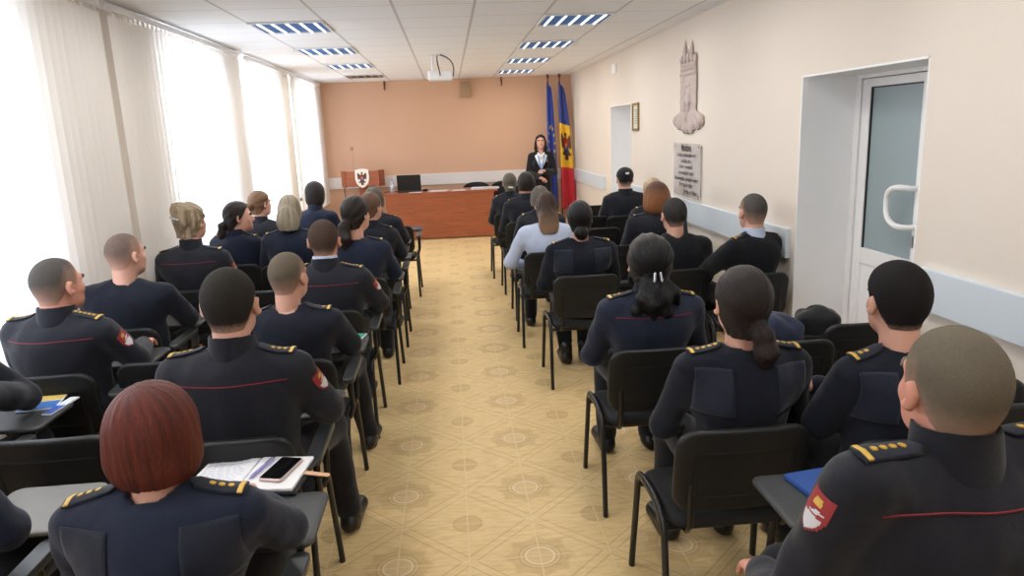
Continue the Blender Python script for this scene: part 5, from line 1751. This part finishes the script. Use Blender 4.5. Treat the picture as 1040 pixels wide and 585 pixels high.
# ------------------------------------------------------------------ things lying on the writing boards and chairs
BZ = 0.6985
t = tag(empty('notebook', (-0.70, 2.20, BZ + 0.003), -0.12), 'open notebook with handwriting on the writing board beside the red bob woman', 'notebook')
MB().slab(rrect(0.37, 0.24, 0.01), lambda a, b, c: (a, b, 0.004 + c), 0.008, 0.002).build('cover', mat('black_cover', (32, 34, 40), 0.5), t)
for s in (-1, 1):
    MB().slab(rrect(0.172, 0.225, 0.004), lambda a, b, c: (s * 0.088 + a, b, 0.014 + c + 0.008 * math.exp(-((abs(s * 0.088 + a)) / 0.05) ** 2) - 0.003 * math.exp(-((s * 0.088 + a) / 0.01) ** 2)), 0.010, 0.002).build('pages', M_PAPER, t)
g = MB()
rg = random.Random(4)
for k in range(11):
    x_ = -0.16
    while x_ < -0.03:
        L = rg.uniform(0.008, 0.022)
        g.box((x_ + L / 2, 0.09 - 0.016 * k, 0.0215 + 0.008 * math.exp(-((x_ + L / 2) / 0.05) ** 2)), (L, 0.0022, 0.0006))
        x_ += L + 0.008
g.build('handwriting', mat('blue_ink', (186, 190, 212), 0.6), t, smooth=False)
t.children[0]
MB().slab(rrect(0.012, 0.05, 0.004), lambda a, b, c: (0.03 + b, -0.125 + a * 0.3, 0.012 + c), 0.004, 0.001).build('red_page_tab', M_RED, t)
MB().slab(rrect(0.09, 0.022, 0.006), lambda a, b, c: (0.215 + a, 0.0 + b - 0.15 * a, 0.012 + c - 0.5 * max(0, a - 0.0) ** 1.5), 0.003, 0.001).build('beige_strap', mat('beige_leather', (214, 170, 136), 0.6), t)
t = tag(empty('smartphone', (-0.60, 2.195, BZ + 0.029), -0.28), 'smartphone with dark screen lying on the open notebook', 'phone')
MB().slab(rrect(0.078, 0.158, 0.011), lambda a, b, c: (a, b, c), 0.009, 0.003).build('phone_body', mat('rose_phone', (214, 190, 186), 0.3, 0.3), t)
MB().slab(rrect(0.072, 0.148, 0.008), lambda a, b, c: (a, b, 0.0052 + c), 0.0018, 0.0006).build('screen', mat('dark_screen', (14, 14, 16), 0.12), t)
t = tag(empty('ballpoint_pen', (-0.665, 2.20, BZ + 0.0345), -0.30), 'lilac ballpoint pen lying on the open notebook beside the phone', 'pen')
MB().tube([(0, -0.07, 0), (0, -0.055, 0), (0, 0.07, 0)], [0.0015, 0.0055, 0.0055], 10).build('barrel', mat('lilac_plastic', (150, 146, 205), 0.3), t)
MB().box((0, 0.045, 0.0065), (0.003, 0.04, 0.002)).build('clip', M_CLIP, t, smooth=False)
MB().tube([(0, 0.07, 0), (0, 0.08, 0)], 0.0035, 8).build('button', M_CLIP, t)

def brochure(x, y, rz, z, label, cols, wd=0.15, dp=0.2):
    t = tag(empty('brochure', (x, y, z), rz), label, 'brochure')
    MB().slab(rrect(wd, dp, 0.003), lambda a, b, c: (a, b, 0.003 + c), 0.005, 0.001).build('cover', M_PAPER, t)
    h_ = dp / len(cols)
    for k, c in enumerate(cols):
        MB().box((0, -dp / 2 + h_ * (k + 0.5), 0.0062), (wd * 0.94, h_ * 0.94, 0.0008)).build('printed_panel', mat('print_%d_%d_%d' % c, c, 0.4, nscale=30, namp=0.3), t, smooth=False)
    return t
brochure(-0.60, 3.78, -0.2, BZ, 'blue and green brochure on the writing board of the sandy crew cut man', [(30, 110, 170), (110, 190, 190), (60, 150, 120)])
brochure(-1.81, 3.08, 0.2, BZ, 'brochure with blue and yellow cover on the writing board at the left edge', [(60, 110, 180), (226, 196, 110)])
brochure(-1.705, 3.02, -0.1, BZ, 'narrow blue and white leaflet at the edge of the left frame edge writing board', [(60, 90, 180), (220, 225, 240)], 0.04, 0.2)
t = tag(empty('folder', (1.09, 1.80, BZ), 0.15), 'bright blue folder on the writing board of the heavy officer', 'folder')
MB().slab(rrect(0.22, 0.29, 0.006), lambda a, b, c: (a, b, 0.009 + c), 0.016, 0.003).build('cover', mat('bright_blue', (40, 78, 148), 0.5), t)
MB().slab(rrect(0.21, 0.28, 0.004), lambda a, b, c: (a, b + 0.002, 0.009 + c), 0.010, 0.002).build('sheets', M_PAPER, t)

# bags
M_BAGB = cloth('navy_bag', (26, 36, 62), 0.7)
M_BAGK = cloth('black_bag', (22, 24, 27), 0.6)
def bag(name, x, y, z, rz, size, m, label, strap=True, pocket=True):
    a, b, c = [q / 2 for q in size]
    f = Field([rbox((0, 0, c), (a, b, c), min(a, b, c) * 0.6, 0.02), ell((0, 0, c * 1.5), (a * 0.85, b * 0.9, c * 0.65), 0.04)], 0.009, 0.03)
    f.wrinkle(0.012, (11, 11, 9), int(x * 90)).wrinkle(0.005, (26, 26, 20), int(y * 70))
    v, fc = f.mesh()
    o = mesh_obj(name, v, fc, m)
    o.location = (x, y, z)
    o.rotation_euler = (0, 0, rz)
    tag(o, label, 'bag')
    if strap:
        MB().tube(bez((-a * 0.5, 0, 2 * c * 0.95), (-a * 0.5, 0.01, 2 * c + 0.035), (a * 0.5, 0.01, 2 * c + 0.035), (a * 0.5, 0, 2 * c * 0.95), 12), 0.010, 8, flat=0.5).build('handle', m, o, angle=80)
    if pocket:
        f = Field([rbox((0, -b * 0.98, c * 0.8), (a * 0.66, 0.02, c * 0.5), 0.015, 0.01)], 0.008, 0.02)
        f.wrinkle(0.004, (20, 20, 20), 5)
        v, fc = f.mesh()
        mesh_obj('pocket', v, fc, m, o)
        MB().tube([(-a * 0.6, -b * 0.98 - 0.02, c * 1.22), (a * 0.6, -b * 0.98 - 0.02, c * 1.22)], 0.004, 6).build('zip', M_CLIP if m is M_BAGB else M_FRAME, o)
    return o
bag('travel_bag', 1.52, 3.30, 0.478, 0.15, (0.34, 0.22, 0.33), M_BAGB, 'navy blue bag on the empty chair right of the ponytailed woman')
bag('handbag', 1.86, 3.45, 0.478, -0.3, (0.22, 0.14, 0.31), M_BAGK, 'small black bag standing beside the navy bag near the door')
chair(1.985, 3.42, 0.0, 'chair by the wall carrying the small black bag, hidden behind the empty chair', None)
bag('backpack', 1.50, 2.80, 0.0, 0.3, (0.34, 0.24, 0.42), M_BAGB, 'navy blue bag on the floor in front of the black haired man', strap=False)
bag('handbag', 1.94, 2.42, 0.478, 0.1, (0.36, 0.20, 0.30), M_BAGK, 'large black bag on the empty chair at the right frame edge')
